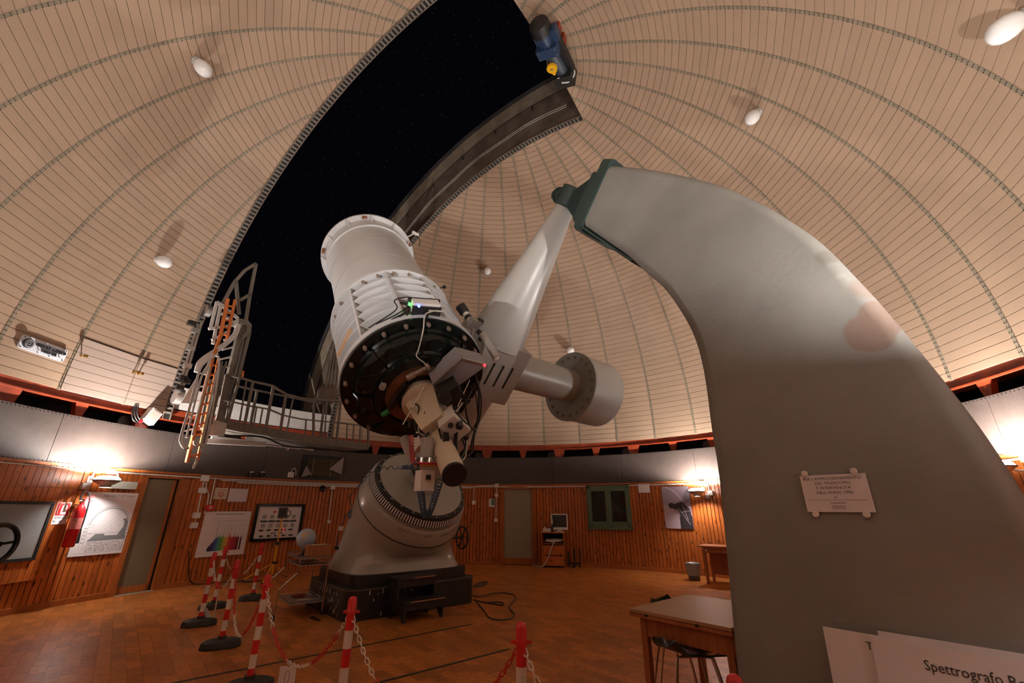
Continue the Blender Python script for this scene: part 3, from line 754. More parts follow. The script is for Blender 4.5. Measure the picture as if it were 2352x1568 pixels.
for k in range(120):
    a = 2 * math.pi * k / 120
    a1, b1 = disc_pt(a - .0125, .932, 2.796), disc_pt(a + .0125, .932, 2.796); c1, d1 = disc_pt(a + .0125, .884, 2.696), disc_pt(a - .0125, .884, 2.696)
    tk.quad(a1, b1, c1, d1)
ob('ticks', tk, M['paper'], hc, kind='stuff')
for k in range(24):
    a = 2 * math.pi * k / 24; pos = disc_pt(a, .832, 2.648); rad = math.cos(a) * FD + math.sin(a) * NN
    letters('numeral', str(k), pos, np.cross(-rad, PA), -rad, .05, M['paper'], hc, ext=.001)
s_ = 'OFFICINE  GALILEO'
for k, ch_ in enumerate(s_):
    if ch_ == ' ': continue
    a = -.62 + k * 1.30 / (len(s_) - 1); rad = math.cos(a) * FD + math.sin(a) * NN
    letters('letter', ch_, disc_pt(a, .982, 2.935), np.cross(PA, rad), PA, .075, M['cwgrey'], coll, ext=.004)
# handwheel on the far side, socket and coiled lead on the near side
hw_ = mp_(-2.1, 1.03, 1.07)
hwheel = ob('handwheel', MB().torus(hw_ + NN * .10, NN, .20, .016, 28, 6).cyl(hw_ - NN * .25, hw_ + NN * .11, .02), M['black'], ped)
for k in range(3):
    a = k * math.pi / 3; d = HH * math.cos(a) + Z_ * math.sin(a); ob('spoke', MB().beam(hw_ + NN * .10 - d * .2, hw_ + NN * .10 + d * .2, .02, .014), M['black'], hwheel)
def helix(path, rad, turns, r, n=9):
    path = smooth_path(path, 8); N = turns * n; out = []; cum = [0]
    for a, b in zip(path[:-1], path[1:]): cum.append(cum[-1] + np.linalg.norm(b - a))
    for i in range(N + 1):
        s__ = cum[-1] * i / N; k = min(max(int(np.searchsorted(cum, s__)) - 1, 0), len(path) - 2); f = (s__ - cum[k]) / max(cum[k + 1] - cum[k], 1e-9)
        p = path[k] + (path[k + 1] - path[k]) * f; d = unit(path[k + 1] - path[k]); u, v = perp(d); a = 2 * math.pi * i / n
        out.append(p + rad * (math.cos(a) * u + math.sin(a) * v))
    return MB().tube(out, r, 5)
ob('port', MB().lathe([(.075, 0), (.075, .03), (.05, .035)], on_plane(801, 1180, mp_(0, -1.0, 0), NN) + NN * .06, -NN + HH * .3, 16), M['black'], ped, smooth=True)
ob('socket_box', MB().box(on_plane(783, 1213, mp_(0, -1.06, 0), NN), (.07, .06, .07), (HH, NN, Z_)), M['white'], ped)
# ================================================================ INSTRUMENTS ON THE TELESCOPE
spec = thing('spectrograph', tl(0, 0, -1.45), 'cream spectrograph with black capped tube bolted below the mirror cell', 'instrument')
ob('recess_ring', MB().lathe([(.44, -1.41), (.40, -1.415), (.30, -1.415)], TM, TA, 40, False, False), mat('recess_brown', (.17, .075, .03), .5, var=.3, scale=6), spec, smooth=True)
ob('adapter', MB().lathe([(.25, -1.40), (.25, -1.50), (.275, -1.50), (.275, -1.535), (.25, -1.55), (.1, -1.55)], tl(.03, .02, 0), TA, 40), M['cream'], spec, smooth=True)
def box4(name, px, py, h0, h1, w0, d0, w1, d1, mt, parent, rot=.35, px1=None, py1=None):
    c0 = tp(px, py, h0); c1 = tp(px1 if px1 else px, py1 if py1 else py, h1) if px1 else c0 + TA * (h1 - h0)
    e1 = TU * math.cos(rot) + TV * math.sin(rot); e2 = -TU * math.sin(rot) + TV * math.cos(rot)
    a = [c0 + e1 * x * w0 / 2 + e2 * y * d0 / 2 for x, y in ((-1, -1), (1, -1), (1, 1), (-1, 1))]
    b = [c1 + e1 * x * w1 / 2 + e2 * y * d1 / 2 for x, y in ((-1, -1), (1, -1), (1, 1), (-1, 1))]
    return ob(name, MB().loft([a, b]), mt, parent)
hs = box4('housing', 985, 925, -1.52, -2.15, .44, .42, .30, .28, M['cream'], spec, .5, 1008, 985)
c1 = tp(1000, 985, -1.95); c2_ = tp(1043, 1087, -2.92)
ob('collimator_tube', MB().cyl(c1, c2_, .118, n=32), M['cream'], spec, smooth=True)
ob('end_cap', MB().lathe([(.122, 0), (.124, .03), (.118, .035), (.02, .035)], c2_, c2_ - c1, 32), M['black'], spec, smooth=True)
ob('hinge_rail', MB().beam(tp(985, 1005, -2.1), tp(1018, 1090, -2.85), .03, .025), M['cream'], spec)
a_, b_ = tp(928, 1005, -1.70), tp(953, 1072, -2.1)
ob('guide_tube', MB().cyl(a_, b_, .058, n=20), M['telgrey'], spec, smooth=True)
ob('guide_tube_cap', MB().cyl(b_, b_ + unit(b_ - a_) * .08, .05, n=16), M['black'], spec)
bx1 = box4('control_box', 1037, 962, -2.02, -2.34, .34, .20, .34, .20, M['white'], spec, .45, 1046, 985)
ob('control_box_slot', MB().cyl(tp(1035, 977, -2.35), tp(1035, 977, -2.37), .03), M['black'], bx1)
box4('terminal_box', 960, 1003, -2.08, -2.28, .13, .12, .13, .12, M['white'], spec, .2)
box4('terminal_window', 955, 999, -2.285, -2.29, .05, .05, .05, .05, M['black'], spec, .2)
n1 = tp(978, 1064, -2.55); n0 = n1 + Z_ * .26
ob('camera_neck', MB().cyl(n0, n1, .068, n=24), M['telgrey'], spec, smooth=True)
nd = unit(n1 - n0)
ob('camera_flange', MB().lathe([(.09, -.06), (.115, -.05), (.115, 0), (.13, 0), (.13, .02), (.10, .05)], n1, nd, 28), M['chrome'], spec, smooth=True)
ob('red_gasket', MB().torus(n1 + nd * .01, nd, .132, .012, 28, 6), M['cablered'], spec, smooth=True)
cc = n1 + nd * .17; cv = unit((O - cc) * V(1, 1, 0)); ex = unit(cv * math.cos(.42) + np.cross(Z_, cv) * math.sin(.42)); ey = np.cross(nd, ex)
det = ob('detector_box', MB().box(cc, (.15, .15, .20), (ex, ey, nd)), M['white'], spec)
vdir = max((ex, -ex, ey, -ey), key=lambda d: d @ unit(O - cc))
ob('detector_window', MB().box(cc + vdir * .077 - nd * .03, (.045, .045, .045), (ex, ey, nd)), M['black'], det)
ob('red_coil', helix([tp(945, 1000, -2.1), tp(946, 1035, -2.35), tp(950, 1062, -2.55)], .022, 9, .006), M['cablered'], spec)
for a, b in (((978, 880), (925, 975)), ((987, 905), (975, 950)), ((1030, 860), (974, 955)), ((1078, 873), (1050, 935))):
    ob('strut_rod', MB().cyl(tp(*a, -1.5), tp(*b, -1.95), .009, n=6), M['chrome'], spec)
mt0, mt1 = tp(875 + 60, 868, -1.46), tp(972, 848, -1.46)
ob('focus_motor', MB().lathe([(.04, 0), (.04, .10), (.028, .11), (.028, .25), (.045, .26), (.045, .30)], mt0, mt1 - mt0, 16), M['bolt'], spec, smooth=True)
ob('slide_rail', MB().cyl(tp(932, 880, -1.46), tp(892, 937, -1.46), .022, n=8).cyl(tp(938, 884, -1.46), tp(900, 940, -1.46), .012, n=8), M['black'], spec)
ob('motor_box', MB().box(tp(879, 887, -1.47), (.055, .07, .06), (TU, TV, TA)), M['telgrey'], spec)
ob('limit_motor', MB().lathe([(.03, 0), (.035, .02), (.035, .08), (.025, .1)], tp(893, 943, -1.46), tp(885, 948, -1.46) - tp(893, 943, -1.46), 14), M['exitgreen'], spec, smooth=True)
ob('camera_body', MB().box(tp(1032, 895, -1.75), (.20, .24, .26), (TU * .8 + TV * .6, -TU * .6 + TV * .8, TA)), M['black'], spec)
ob('camera_lens', MB().cyl(tp(1020, 908, -1.8), tp(1023, 914, -1.98), .075, n=20), M['black'], spec, smooth=True)

# grey electronics housing on the cell
eb = thing('electronics_housing', tl(.2, -.4, -1.3), 'grey wedge shaped metal housing on the back of the mirror cell', 'housing')
pA, pB, pC = tp(1045, 796, -1.40), tp(982, 853, -1.40), tp(1102, 811, -1.40)
q4 = [pA, pB, pB + (pC - pA) * .8, pC]
dn = -TA * .27
ob('shell', MB().loft([q4, [p + dn for p in q4]], True, True), mat('housing_grey', (.27, .255, .265), .45), eb)
ob('lip', MB().beam(pB + dn * 1.02, pA + dn * 1.02, .03, .03, TA).beam(pA + dn * 1.02, pC + dn * 1.02, .03, .03, TA), M['steel'], eb)
ob('status_light', MB().sphere(pC + dn * 1.1 - TU * .05, .018, 8, 6), M['ledred'], eb)

# finder telescope on the tube's flank
fd = thing('finder_telescope', tl(.9, -.35, -.5), 'slim white guide telescope clamped to the right of the tube', 'telescope')
f0, f1, f2, f3 = tp(1057, 703, -.35), tp(1064, 713, -.42), tp(1092, 752, -.75), tp(1108, 768, -.90)
ob('eyepiece_hood', MB().lathe([(.075, 0), (.072, .12), (.045, .16)], f0, f1 - f0, 18), M['black'], fd, smooth=True)
ob('upper_tube', MB().cyl(f1, f2, .046, n=20), M['white'], fd, smooth=True)
ob('ring', MB().lathe([(.052, 0), (.052, .05)], f1 + (f2 - f1) * .35, f2 - f1, 20), M['black'], fd, smooth=True)
ob('clamp', MB().box(tp(1090, 742, -.72), (.16, .12, .10), (TU, TV, TA)), M['steel'], fd)
f4 = tp(1141, 823, -1.35)
ob('lower_tube', MB().cyl(f3, f4, .05, n=20), M['telgrey'], fd, smooth=True)
ob('lens_ring', MB().torus(f4, f4 - f3, .052, .008, 24, 6), M['bolt'], fd, smooth=True)
ob('lens', MB().lathe([(.046, 0), (.03, .012), (.002, .015)], f4, f4 - f3, 20), M['white'], fd, smooth=True)
ob('focuser', MB().cyl(tp(1098, 760, -.82), tp(1112, 775, -.95), .035, n=14).sphere(tp(1104, 778, -.92), .04, 10, 6), M['black'], fd, smooth=True)
ob('coupling', MB().box(tp(1103, 738, -.7), (.07, .07, .07), (TU, TV, TA)), M['black'], fd)
ob('mount_arm', MB().beam(tl(.86, -.20, -.70), tp(1090, 745, -.74), .05, .06, TA).beam(tl(.84, -.30, -1.0), tp(1112, 776, -.98), .04, .05, TA), M['telgrey'], fd)

# power supply with indicator lights on top of the tube
aa = math.atan2(-.94, -.27)
ps = thing('power_supply', tc_(.94, aa, -.92), 'small white and black power supply with coloured indicator lights on the mirror flange', 'electronics')
rdp = unit(tc_(1, aa, 0) - TM); tgp = unit(np.cross(TA, rdp)); tgp = tgp if tgp[0] > 0 else -tgp
cps = tc_(1.0, aa, -.92)
cas = ob('case', MB().box(cps - TA * .03, (.33, .15, .13), (tgp, rdp, TA)), M['white'], ps)
ob('heat_sink', MB().box(cps + TA * .06 - rdp * .005, (.40, .14, .05), (tgp, rdp, TA)), M['black'], ps)
ob('base_plate', MB().box(cps - TA * .105 - rdp * .02, (.36, .12, .02), (tgp, rdp, TA)), M['black'], ps)
ob('foot', MB().beam(cps - TA * .07 - rdp * .02, tc_(.90, aa, -1.0), .2, .03, tgp), M['black'], ps)
ob('indicator', MB().sphere(cps - tgp * .19 + TA * .02, .022, 8, 6).sphere(cps - tgp * .20 - TA * .02, .018, 8, 6), M['ledgreen'], ps, label='glowing green lamp')
ob('indicator', MB().sphere(cps - tgp * .17 + TA * .09, .016, 8, 6), M['ledred'], ps, label='glowing red lamp')
ob('indicator', MB().sphere(cps - tgp * .11 - TA * .125 + rdp * .05, .017, 8, 6), M['ledblue'], ps, label='glowing blue lamp')
for k in range(3):
    ob('lead', MB().tube(smooth_path([cps - tgp * .18 + TA * (.02 * k), cps - tgp * (.27 + .02 * k) - TA * .02 + rdp * .03, cps - tgp * .2 - TA * .10, tc_(.93, aa - .25 - .1 * k, -1.02)]), .009, 5), M['cableblack'], ps)
ob('lead', MB().tube(smooth_path([cps + tgp * .18, cps + tgp * .24 - TA * .04, cps + tgp * .2 - TA * .12, cps + tgp * .02 - TA * .13]), .011, 5), M['offwhite'], ps)
tb = MB().tube(smooth_path([cps - tgp * .05 + TA * .1, cps - tgp * .15 + TA * .22, cps - tgp * .35 + TA * .10, tc_(.945, aa - .35, -.85), tc_(.945, aa - .75, -.98)]), .008, 5)
ob('lead', tb, M['cableblack'], ps)
tagged(ob('strip_thermometer', MB().beam(tp(806, 755, -.98), tp(776, 817, -1.0), .035, .02, TA), mat('strip_cream', (.72, .48, .28), .5)), 'cream strip with red tip fixed along the white mirror flange', 'thermometer')

# cable bundle beside the spectrograph: each cable a part
cb = thing('cable_bundle', tp(1085, 980, -1.6), 'tangle of black cables hanging beside the spectrograph', 'cables')
def cpath(pts): return smooth_path([tp(x, y, h) for x, y, h in pts], 5)
CB = [[(1092, 860, -1.4), (1100, 905, -1.5), (1098, 960, -1.7), (1085, 1010, -1.9), (1078, 1050, -2.0)],
      [(1095, 868, -1.4), (1105, 915, -1.5), (1102, 960, -1.6), (1090, 1000, -1.8), (1086, 1035, -1.9)],
      [(1088, 880, -1.5), (1096, 930, -1.6), (1095, 970, -1.7), (1070, 1000, -2.0), (1050, 1000, -2.2)],
      [(1085, 890, -1.5), (1070, 930, -1.8), (1078, 975, -1.9), (1092, 985, -1.8), (1098, 960, -1.7)],
      [(1045, 945, -2.1), (1060, 960, -2.2), (1075, 975, -2.2), (1088, 985, -1.9)],
      [(1043, 950, -2.1), (1045, 990, -2.3), (1041, 1040, -2.6), (1043, 1068, -2.75)],
      [(1050, 985, -2.3), (1048, 1030, -2.5), (1055, 1070, -2.7)],
      [(1000, 950, -1.9), (992, 965, -2.0), (996, 980, -2.1), (1015, 945, -2.0)],
      [(1008, 985, -2.2), (1016, 1025, -2.5), (1002, 1050, -2.6), (1020, 1050, -2.65), (1032, 1065, -2.8)],
      [(957, 960, -1.9), (955, 985, -2.0), (972, 1005, -2.2), (990, 985, -2.1), (1005, 965, -2.0)],
      [(952, 925, -1.7), (962, 935, -1.8), (958, 960, -1.9)],
      [(1070, 1000, -2.1), (1072, 1045, -2.2), (1088, 1035, -2.0)],
      [(1060, 1005, -2.3), (1068, 1030, -2.4), (1052, 1062, -2.65)],
      [(1105, 870, -1.3), (1108, 840, -1.3), (1100, 815, -1.25)]]
for k, pth in enumerate(CB):
    ob('cable', MB().tube(cpath(pth), .010 if k % 3 else .014, 5), M['cableblack'], cb)
for pth in ([(1062, 925, -1.9), (1052, 940, -2.0), (1045, 947, -2.1)], [(960, 980, -2.0), (972, 1030, -2.3), (1000, 1060, -2.6), (1060, 1058, -2.5), (1072, 1030, -2.3), (1072, 1000, -2.1)], [(940, 920, -1.7), (948, 935, -1.8), (955, 945, -1.8)]):
    ob('cable', MB().tube(cpath(pth), .009, 5), M['offwhite'], cb)
for x, y, h in ((1028, 950, -2.02), (1047, 945, -2.0), (998, 985, -2.1), (1002, 995, -2.15), (958, 972, -1.9), (1055, 975, -2.36), (1068, 1000, -2.2), (1024, 1004, -2.4), (945, 975, -1.85)):
    ob('plug', MB().box(tp(x, y, h), (.06, .05, .11), (TU, TV, unit(TA + TU * .2))), M['black'], cb)
ob('pilot_light', MB().sphere(tp(1066, 1005, -2.22), .012, 8, 6), M['ledgreen'], cb, label='tiny green light')
# coiled blue leads
cl = thing('coiled_cord', disc_pt(.2, .5, 2.62), 'blue coiled cord looping down over the hour circle', 'cord')
d0, d1, d2 = tp(966, 1126, -2.60), on_plane(980, 1176, C0 - PA * 2.5, PA), tp(1010, 1105, -2.7)
ob('coil', helix([d0, d1 * .6 + d0 * .4 + V(0, 0, -.12), d1, d1 * .6 + d2 * .4 + V(0, 0, -.12), d2], .035, 40, .007, 8), M['cableblue'], cl)
cl2 = thing('coiled_cord', on_plane(860, 1090, mp_(0, -.95, 0), NN), 'dark coiled cord draped down the left flank of the pedestal', 'cord')
w_ = lambda x, y, n_=-1.02: on_plane(x, y, mp_(0, n_, 0), NN)
e0 = on_plane(872, 1076, C0 - PA * 2.5, PA); e1_ = on_plane(930, 1073, C0 - PA * 2.2, PA); e2_ = tp(955, 1070, -2.7)
ob('coil', helix([e2_, e1_, e0, w_(850, 1085, -.96), w_(828, 1110, -1.0)], .03, 34, .007, 8), M['cableblue'], cl2)
ob('tail', MB().tube(smooth_path([w_(828, 1110, -1.0), w_(815, 1125), w_(803, 1145), w_(808, 1165), w_(797, 1182, -1.04), w_(785, 1205, -1.06), w_(776, 1228, -1.09), w_(772, 1258, -1.12)]), .008, 5), M['cableblue'], cl2)
ob('plug', MB().box(w_(773, 1258, -1.12), (.07, .05, .05), (HH, NN, Z_)), M['black'], cl2)

# ================================================================ ACCESS PLATFORM IN THE SLIT
def pl(px, py, D=5.9): return on_plane(px, py, CEN + AX * D, AX)
pf = thing('access_platform', pl(640, 1000), 'dark grey railed access platform hanging across the foot of the dome slit', 'platform')
top = [(520, 860), (550, 867), (581, 876), (628, 886), (640, 895), (657, 905), (690, 914), (720, 917), (783, 920), (845, 926)]
bot = [(497, 972), (520, 976), (560, 984), (609, 991), (622, 993), (642, 999), (690, 1007), (720, 1011), (772, 1018), (846, 1028)]
Pt = [pl(*p) for p in top]; Pb = [pl(*p) for p in bot]
for a, b in zip(Pt[:-1], Pt[1:]): ob('top_rail', MB().beam(a, b, .05, .04), M['frame'], pf)
mid = [p * .48 + q_ * .52 for p, q_ in zip(Pt, Pb)]
for a, b in zip(mid[:-1], mid[1:]): ob('mid_rail', MB().beam(a, b, .035, .03), M['frame'], pf)
for a, b in zip(Pb[:-1], Pb[1:]): ob('toe_board', MB().beam(a + Z_ * .02, b + Z_ * .02, .03, .19), M['frame'], pf)
for i in (0, 1, 2, 3, 5, 7, 8, 9): ob('post', MB().beam(Pb[i], Pt[i], .05, .05, AX), M['frame'], pf)
for x in (535, 566, 598, 612, 674, 706, 750, 800, 815, 830):
    f = np.interp(x, [p[0] for p in top], range(len(top))); k = int(min(f, len(top) - 2)); fr = f - k
    t1_ = Pt[k] * (1 - fr) + Pt[k + 1] * fr; f2 = np.interp(x - (18 if x < 700 else 6), [p[0] for p in bot], range(len(bot))); k2 = int(min(f2, len(bot) - 2)); fr2 = f2 - k2
    b1_ = Pb[k2] * (1 - fr2) + Pb[k2 + 1] * fr2; m1_ = t1_ * .48 + b1_ * .52
    ob('baluster', MB().beam(b1_, t1_ if x in (566, 674, 750) else m1_, .028, .028, AX), M['frame'], pf)
# deck, back rail, supports
for a, b in zip(Pb[:-1], Pb[1:]):
    ob('deck_plate', MB().loft([[a - Z_ * .06, b - Z_ * .06, b - Z_ * .06 + AX * .75, a - Z_ * .06 + AX * .75], [a - Z_ * .03, b - Z_ * .03, b - Z_ * .03 + AX * .75, a - Z_ * .03 + AX * .75]]), M['frame'], pf)
for i in (0, 3, 8): ob('post', MB().beam(Pb[i] + AX * .75, Pt[i] + AX * .75, .05, .05, AX), M['frame'], pf)
ob('back_rail', MB().beam(Pt[0] + AX * .75, Pt[3] + AX * .75, .04, .04).beam(Pt[3] + AX * .75, Pt[8] + AX * .75, .04, .04), M['frame'], pf)
ob('support_beam', MB().beam(pl(465, 1012, 6.1), pl(610, 1020, 6.1), .08, .10), M['lframe'], pf)
ob('support_brace', MB().beam(pl(485, 1005, 6.3), pl(690, 1028, 6.3), .06, .08).beam(pl(565, 1006, 6.3), pl(720, 1032, 6.0), .05, .06), M['lframe'], pf)
ob('end_bracket', MB().prism([(0, 0), (.34, .03), (.34, .30), (.05, .34)], pl(471, 1000, 5.92), NX, Z_, .05), M['lframe'], pf)
ob('under_cable', MB().tube(smooth_path([pl(500, 1000), pl(600, 1003), pl(650, 1022), pl(700, 1028), pl(760, 1032), pl(800, 1036), pl(846, 1032)]), .02, 6), M['cableblack'], pf)
ob('hook', MB().tube(smooth_path([pl(657, 1024), pl(656, 1031), pl(660, 1033), pl(662, 1029)]), .012, 5), M['chrome'], pf)
ob('handle', MB().cyl(pl(557, 866), pl(559, 852), .022, n=8), M['orange'], pf)
ob('hanging_gear', MB().sphere(pl(752, 905, 6.6), .32, 16, 10, (.9, .6, 1.0)).beam(pl(760, 850, 6.6), pl(775, 780, 6.6), .12, .1), M['arch'], pf, smooth=True)
for k in range(4): ob('gear_strut', MB().beam(pl(748 + k * 8, 890, 6.5), pl(765 + k * 5, 800, 6.5), .045, .045), M['frame'], pf)
# lift mast and frames
mast = thing('lift_mast', pl(505, 972), 'grey steel lift mast with curved top frame at the left edge of the slit', 'mast')
for a, b, w1 in (((503, 968), (557, 742), .13), ((522, 962), (572, 760), .07), ((512, 965), (548, 800), .05), ((530, 870), (566, 745), .05)):
    ob('column', MB().beam(pl(*a, 6.05), pl(*b, 6.05), w1, .12, AX), M['frame'], mast)
for a, b in (((511, 698), (539, 647)), ((539, 647), (562, 621)), ((562, 621), (588, 605)), ((588, 605), (574, 677)), ((574, 677), (565, 735)), ((542, 645), (549, 722)), ((575, 676), (550, 690))):
    ob('top_frame_bar', MB().beam(pl(*a, 6.2), pl(*b, 6.2), .07, .05, AX), M['frame'], mast)
for a, b in (((498, 693), (547, 731)), ((509, 719), (538, 742)), ((479, 755), (536, 747)), ((487, 781), (527, 759)), ((546, 731), (541, 752)), ((498, 693), (484, 752)), ((507, 700), (489, 790))):
    ob('guide_bar', MB().beam(pl(*a, 6.0), pl(*b, 6.0), .055, .05, AX), M['lframe'], mast)
arm = smooth_path([pl(452, 855, 5.8), pl(463, 828, 5.8), pl(508, 797, 5.8), pl(538, 770, 5.8), pl(548, 745, 5.8)], 4)
for a, b in zip(arm[:-1], arm[1:]): ob('swing_arm_plate', MB().beam(a, b, .10, .05, AX), M['lframe'], mast)
cov = [(549, 731), (569, 734), (579, 746), (576, 762), (566, 774), (555, 781), (557, 770), (566, 762), (568, 748), (552, 742)]
pc = [pl(x, y, 5.95) for x, y in cov]
ob('cover', MB().add(pc + [p + AX * .35 for p in pc], [tuple(range(len(pc))), tuple(range(2 * len(pc) - 1, len(pc) - 1, -1))] + [(i, len(pc) + i, len(pc) + (i + 1) % len(pc), (i + 1) % len(pc)) for i in range(len(pc))]), M['frame'], mast)
sp_ = [pl(415, 926, 6.4), pl(449, 926, 6.4), pl(458, 857, 6.4)]
ob('gusset_sheet', MB().add(sp_ + [p + AX * .03 for p in sp_], [(0, 1, 2), (5, 4, 3), (0, 3, 4, 1), (1, 4, 5, 2), (2, 5, 3, 0)]), M['lframe'], mast)
for k in range(9):
    x0, y0 = 540 - k * 4.5, 775 + k * 22
    ob('cross_tie', MB().beam(pl(x0 - 26 + k * .5, y0 + 6, 6.0), pl(x0, y0, 6.0), .04, .03, AX), M['lframe'], mast)
ob('motor_drum', MB().cyl(pl(471, 712, 6.35), pl(483, 716, 6.35), .14, n=20), M['steel'], mast, smooth=True)
ob('motor_drum', MB().cyl(pl(401, 908, 6.7), pl(416, 912, 6.7), .17, n=20), M['steel'], mast, smooth=True)
for a, b in (((463, 742), (424, 872)), ((455, 745), (420, 860)), ((452, 740), (470, 700)), ((430, 868), (412, 900))):
    ob('drive_shaft', MB().cyl(pl(*a, 6.45), pl(*b, 6.45), .028, n=8), M['steel'], mast)
for x, y in ((448, 760), (438, 800), (430, 840), (420, 868), (412, 890), (440, 742), (428, 875)):
    ob('gear_block', MB().box(pl(x, y, 6.45), (.14, .12, .10), (NX, AX, Z_)), M['black' if y % 20 else 'steel'], mast)
# orange ladder with steel hand hoops
ld = thing('ladder', pl(428, 1061, 5.7), 'orange access ladder with steel hand hoops hanging beside the platform', 'ladder')
La, Lb, Ra, Rb = pl(429, 1062, 5.7), pl(487, 826, 5.7), pl(454, 1056, 5.7), pl(503, 822, 5.7)
ob('rail', MB().beam(La, Lb, .085, .05, NX), M['orange'], ld); ob('rail', MB().beam(Ra, Rb, .04, .05, NX), M['orange'], ld)
for k in range(10):
    t_ = .05 + k * .098; ob('rung', MB().cyl(La + (Lb - La) * t_, Ra + (Rb - Ra) * t_, .022, n=7), M['orange'], ld)
Ua, Ub, Va, Vb = pl(505, 775, 5.95), pl(523, 686, 5.95), pl(521, 780, 5.95), pl(540, 688, 5.95)
ob('rail', MB().beam(Ua, Ub, .09, .05, NX), M['orange'], ld); ob('rail', MB().beam(Va, Vb, .04, .05, NX), M['orange'], ld)
ob('rail', MB().beam(Lb, Ua, .085, .05, NX), M['orange'], ld)
for k in range(5):
    t_ = .1 + k * .18; ob('rung', MB().cyl(Ua + (Ub - Ua) * t_, Va + (Vb - Va) * t_, .022, n=7), M['orange'], ld)
ob('hand_hoop', MB().tube(smooth_path([pl(x, y, 5.6) for x, y in ((434, 1028), (424, 1029), (416, 1018), (416, 1000), (437, 931), (456, 857), (470, 833), (500, 812))]), .024, 7), M['lframe'], ld)
ob('hand_hoop', MB().tube(smooth_path([pl(x, y, 5.6) for x, y in ((447, 1012), (448, 1020), (460, 1021), (474, 1010), (495, 900), (503, 830), (497, 817), (486, 820), (470, 860))]), .024, 7), M['lframe'], ld)
ob('hand_hoop', MB().tube(smooth_path([pl(x, y, 5.6) for x, y in ((428, 1005), (446, 930), (464, 862), (480, 835))]), .02, 7), M['lframe'], ld)
for a, b in (((459, 1035), (498, 850)), ((468, 1020), (510, 830)), ((441, 1000), (482, 842)), ((476, 985), (512, 840)), ((484, 975), (520, 830))): ob('guard_bar', MB().cyl(pl(*a, 5.62), pl(*b, 5.62), .022, n=7), M['lframe'] if a[0] % 2 else M['frame'], ld)
for k in range(5): ob('hoop_tie', MB().cyl(pl(422 + k * 9, 990 - k * 33, 5.6), pl(441 + k * 9, 985 - k * 33, 5.7), .015, n=6), M['lframe'], ld)
ob('rag', MB().tube(smooth_path([pl(452, 1050, 5.6), pl(450, 1062, 5.6), pl(447, 1068, 5.6), pl(444, 1076, 5.6)]), .025, 5), M['paper2'], ld)

# ================================================================ HOIST AT THE TOP OF THE SLIT
def dm(px, py, dr): return on_dome(px, py, RS - dr)
ho = thing('shutter_hoist', dm(1268, 115, .25), 'blue electric hoist with yellow pulley at the upper end of the slit', 'hoist')
m0, m1 = dm(1234, 50, .42), dm(1262, 108, .42); hd = unit(m1 - m0); up_ = unit(CEN - (m0 + m1) / 2); sd = unit(np.cross(hd, up_))
Lm = np.linalg.norm(m1 - m0)
ob('fan_cowl', MB().lathe([(.11, -.02), (.20, .03), (.215, .10), (.215, Lm * .38)], m0, hd, 28), M['black'], ho, smooth=True)
mo = ob('motor', MB().lathe([(.19, Lm * .38), (.19, Lm * .82)], m0, hd, 28), M['blueenamel'], ho, smooth=True)
for k in range(14):
    a = k * 2 * math.pi / 14; d = up_ * math.cos(a) + sd * math.sin(a); c = m0 + hd * Lm * .6 + d * .205
    ob('fin', MB().box(c, (Lm * .42, .035, .012), (hd, d, np.cross(hd, d))), M['blueenamel'], mo)
ob('gearbox', MB().box(m0 + hd * Lm * .95, (.22, .46, .44), (hd, sd, up_)), M['blueenamel'], ho)
ob('terminal_box', MB().box(m0 + hd * Lm * .55 - sd * .24, (.26, .12, .2), (hd, sd, up_)), M['blueenamel'], ho)
d0_, d1_ = dm(1264, 118, .42), dm(1296, 172, .42)
ob('drum', MB().cyl(d0_, d1_, .15, n=24), mat('drum_blue', (.035, .05, .07), .35), ho, smooth=True)
ob('frame_beam', MB().beam(dm(1278, 80, .36), dm(1315, 158, .36), .10, .16, up_), M['black'], ho)
ob('frame_beam', MB().beam(dm(1283, 92, .2), dm(1308, 150, .2), .06, .1, up_), M['steel'], ho)
ob('gear_case', MB().box(dm(1298, 174, .42), (.30, .42, .38), (hd, sd, up_)), M['black'], ho)
for x, y in ((1276, 68), (1288, 92)): ob('mount_plate', MB().box(dm(x, y, .10), (.16, .2, .2), (hd, sd, up_)), M['red'], ho)
pu = dm(1268, 157, .60)
ob('pulley', MB().cyl(pu - up_ * .03 , pu + up_ * .03, .115, n=28).cyl(pu + hd * .13 - up_ * .03, pu + hd * .13 + up_ * .03, .035, n=12), M['yellow'], ho, smooth=True)
ob('pulley_hub', MB().box(pu + up_ * .035, (.05, .03, .012), (sd, hd, up_)), M['steel'], ho)
ob('rope', MB().tube([dm(1256, 124, .5), dm(1257, 150, .58)], .008, 5).tube([dm(1277, 112, .3), dm(1283, 152, .4)], .008, 5), M['steel'], ho)
ob('white_cable', MB().tube(smooth_path([dm(1290, 190, .62), dm(1306, 188, .60), dm(1318, 174, .5), dm(1319, 162, .4), dm(1312, 157, .35)]), .016, 6), M['white'], ho)
ob('label_tag', MB().box(dm(1283, 181, .62), (.05, .06, .01), (hd, sd, up_)), M['white'], ho)
for k in range(8):
    c = m0 + hd * Lm * (.85 if k < 4 else 1.06) + sd * (.19 if k % 2 else -.19) + up_ * .225 * (1 if (k // 2) % 2 else .6); ob('bolt', MB().sphere(c, .018, 6, 4), M['chrome'], ho)
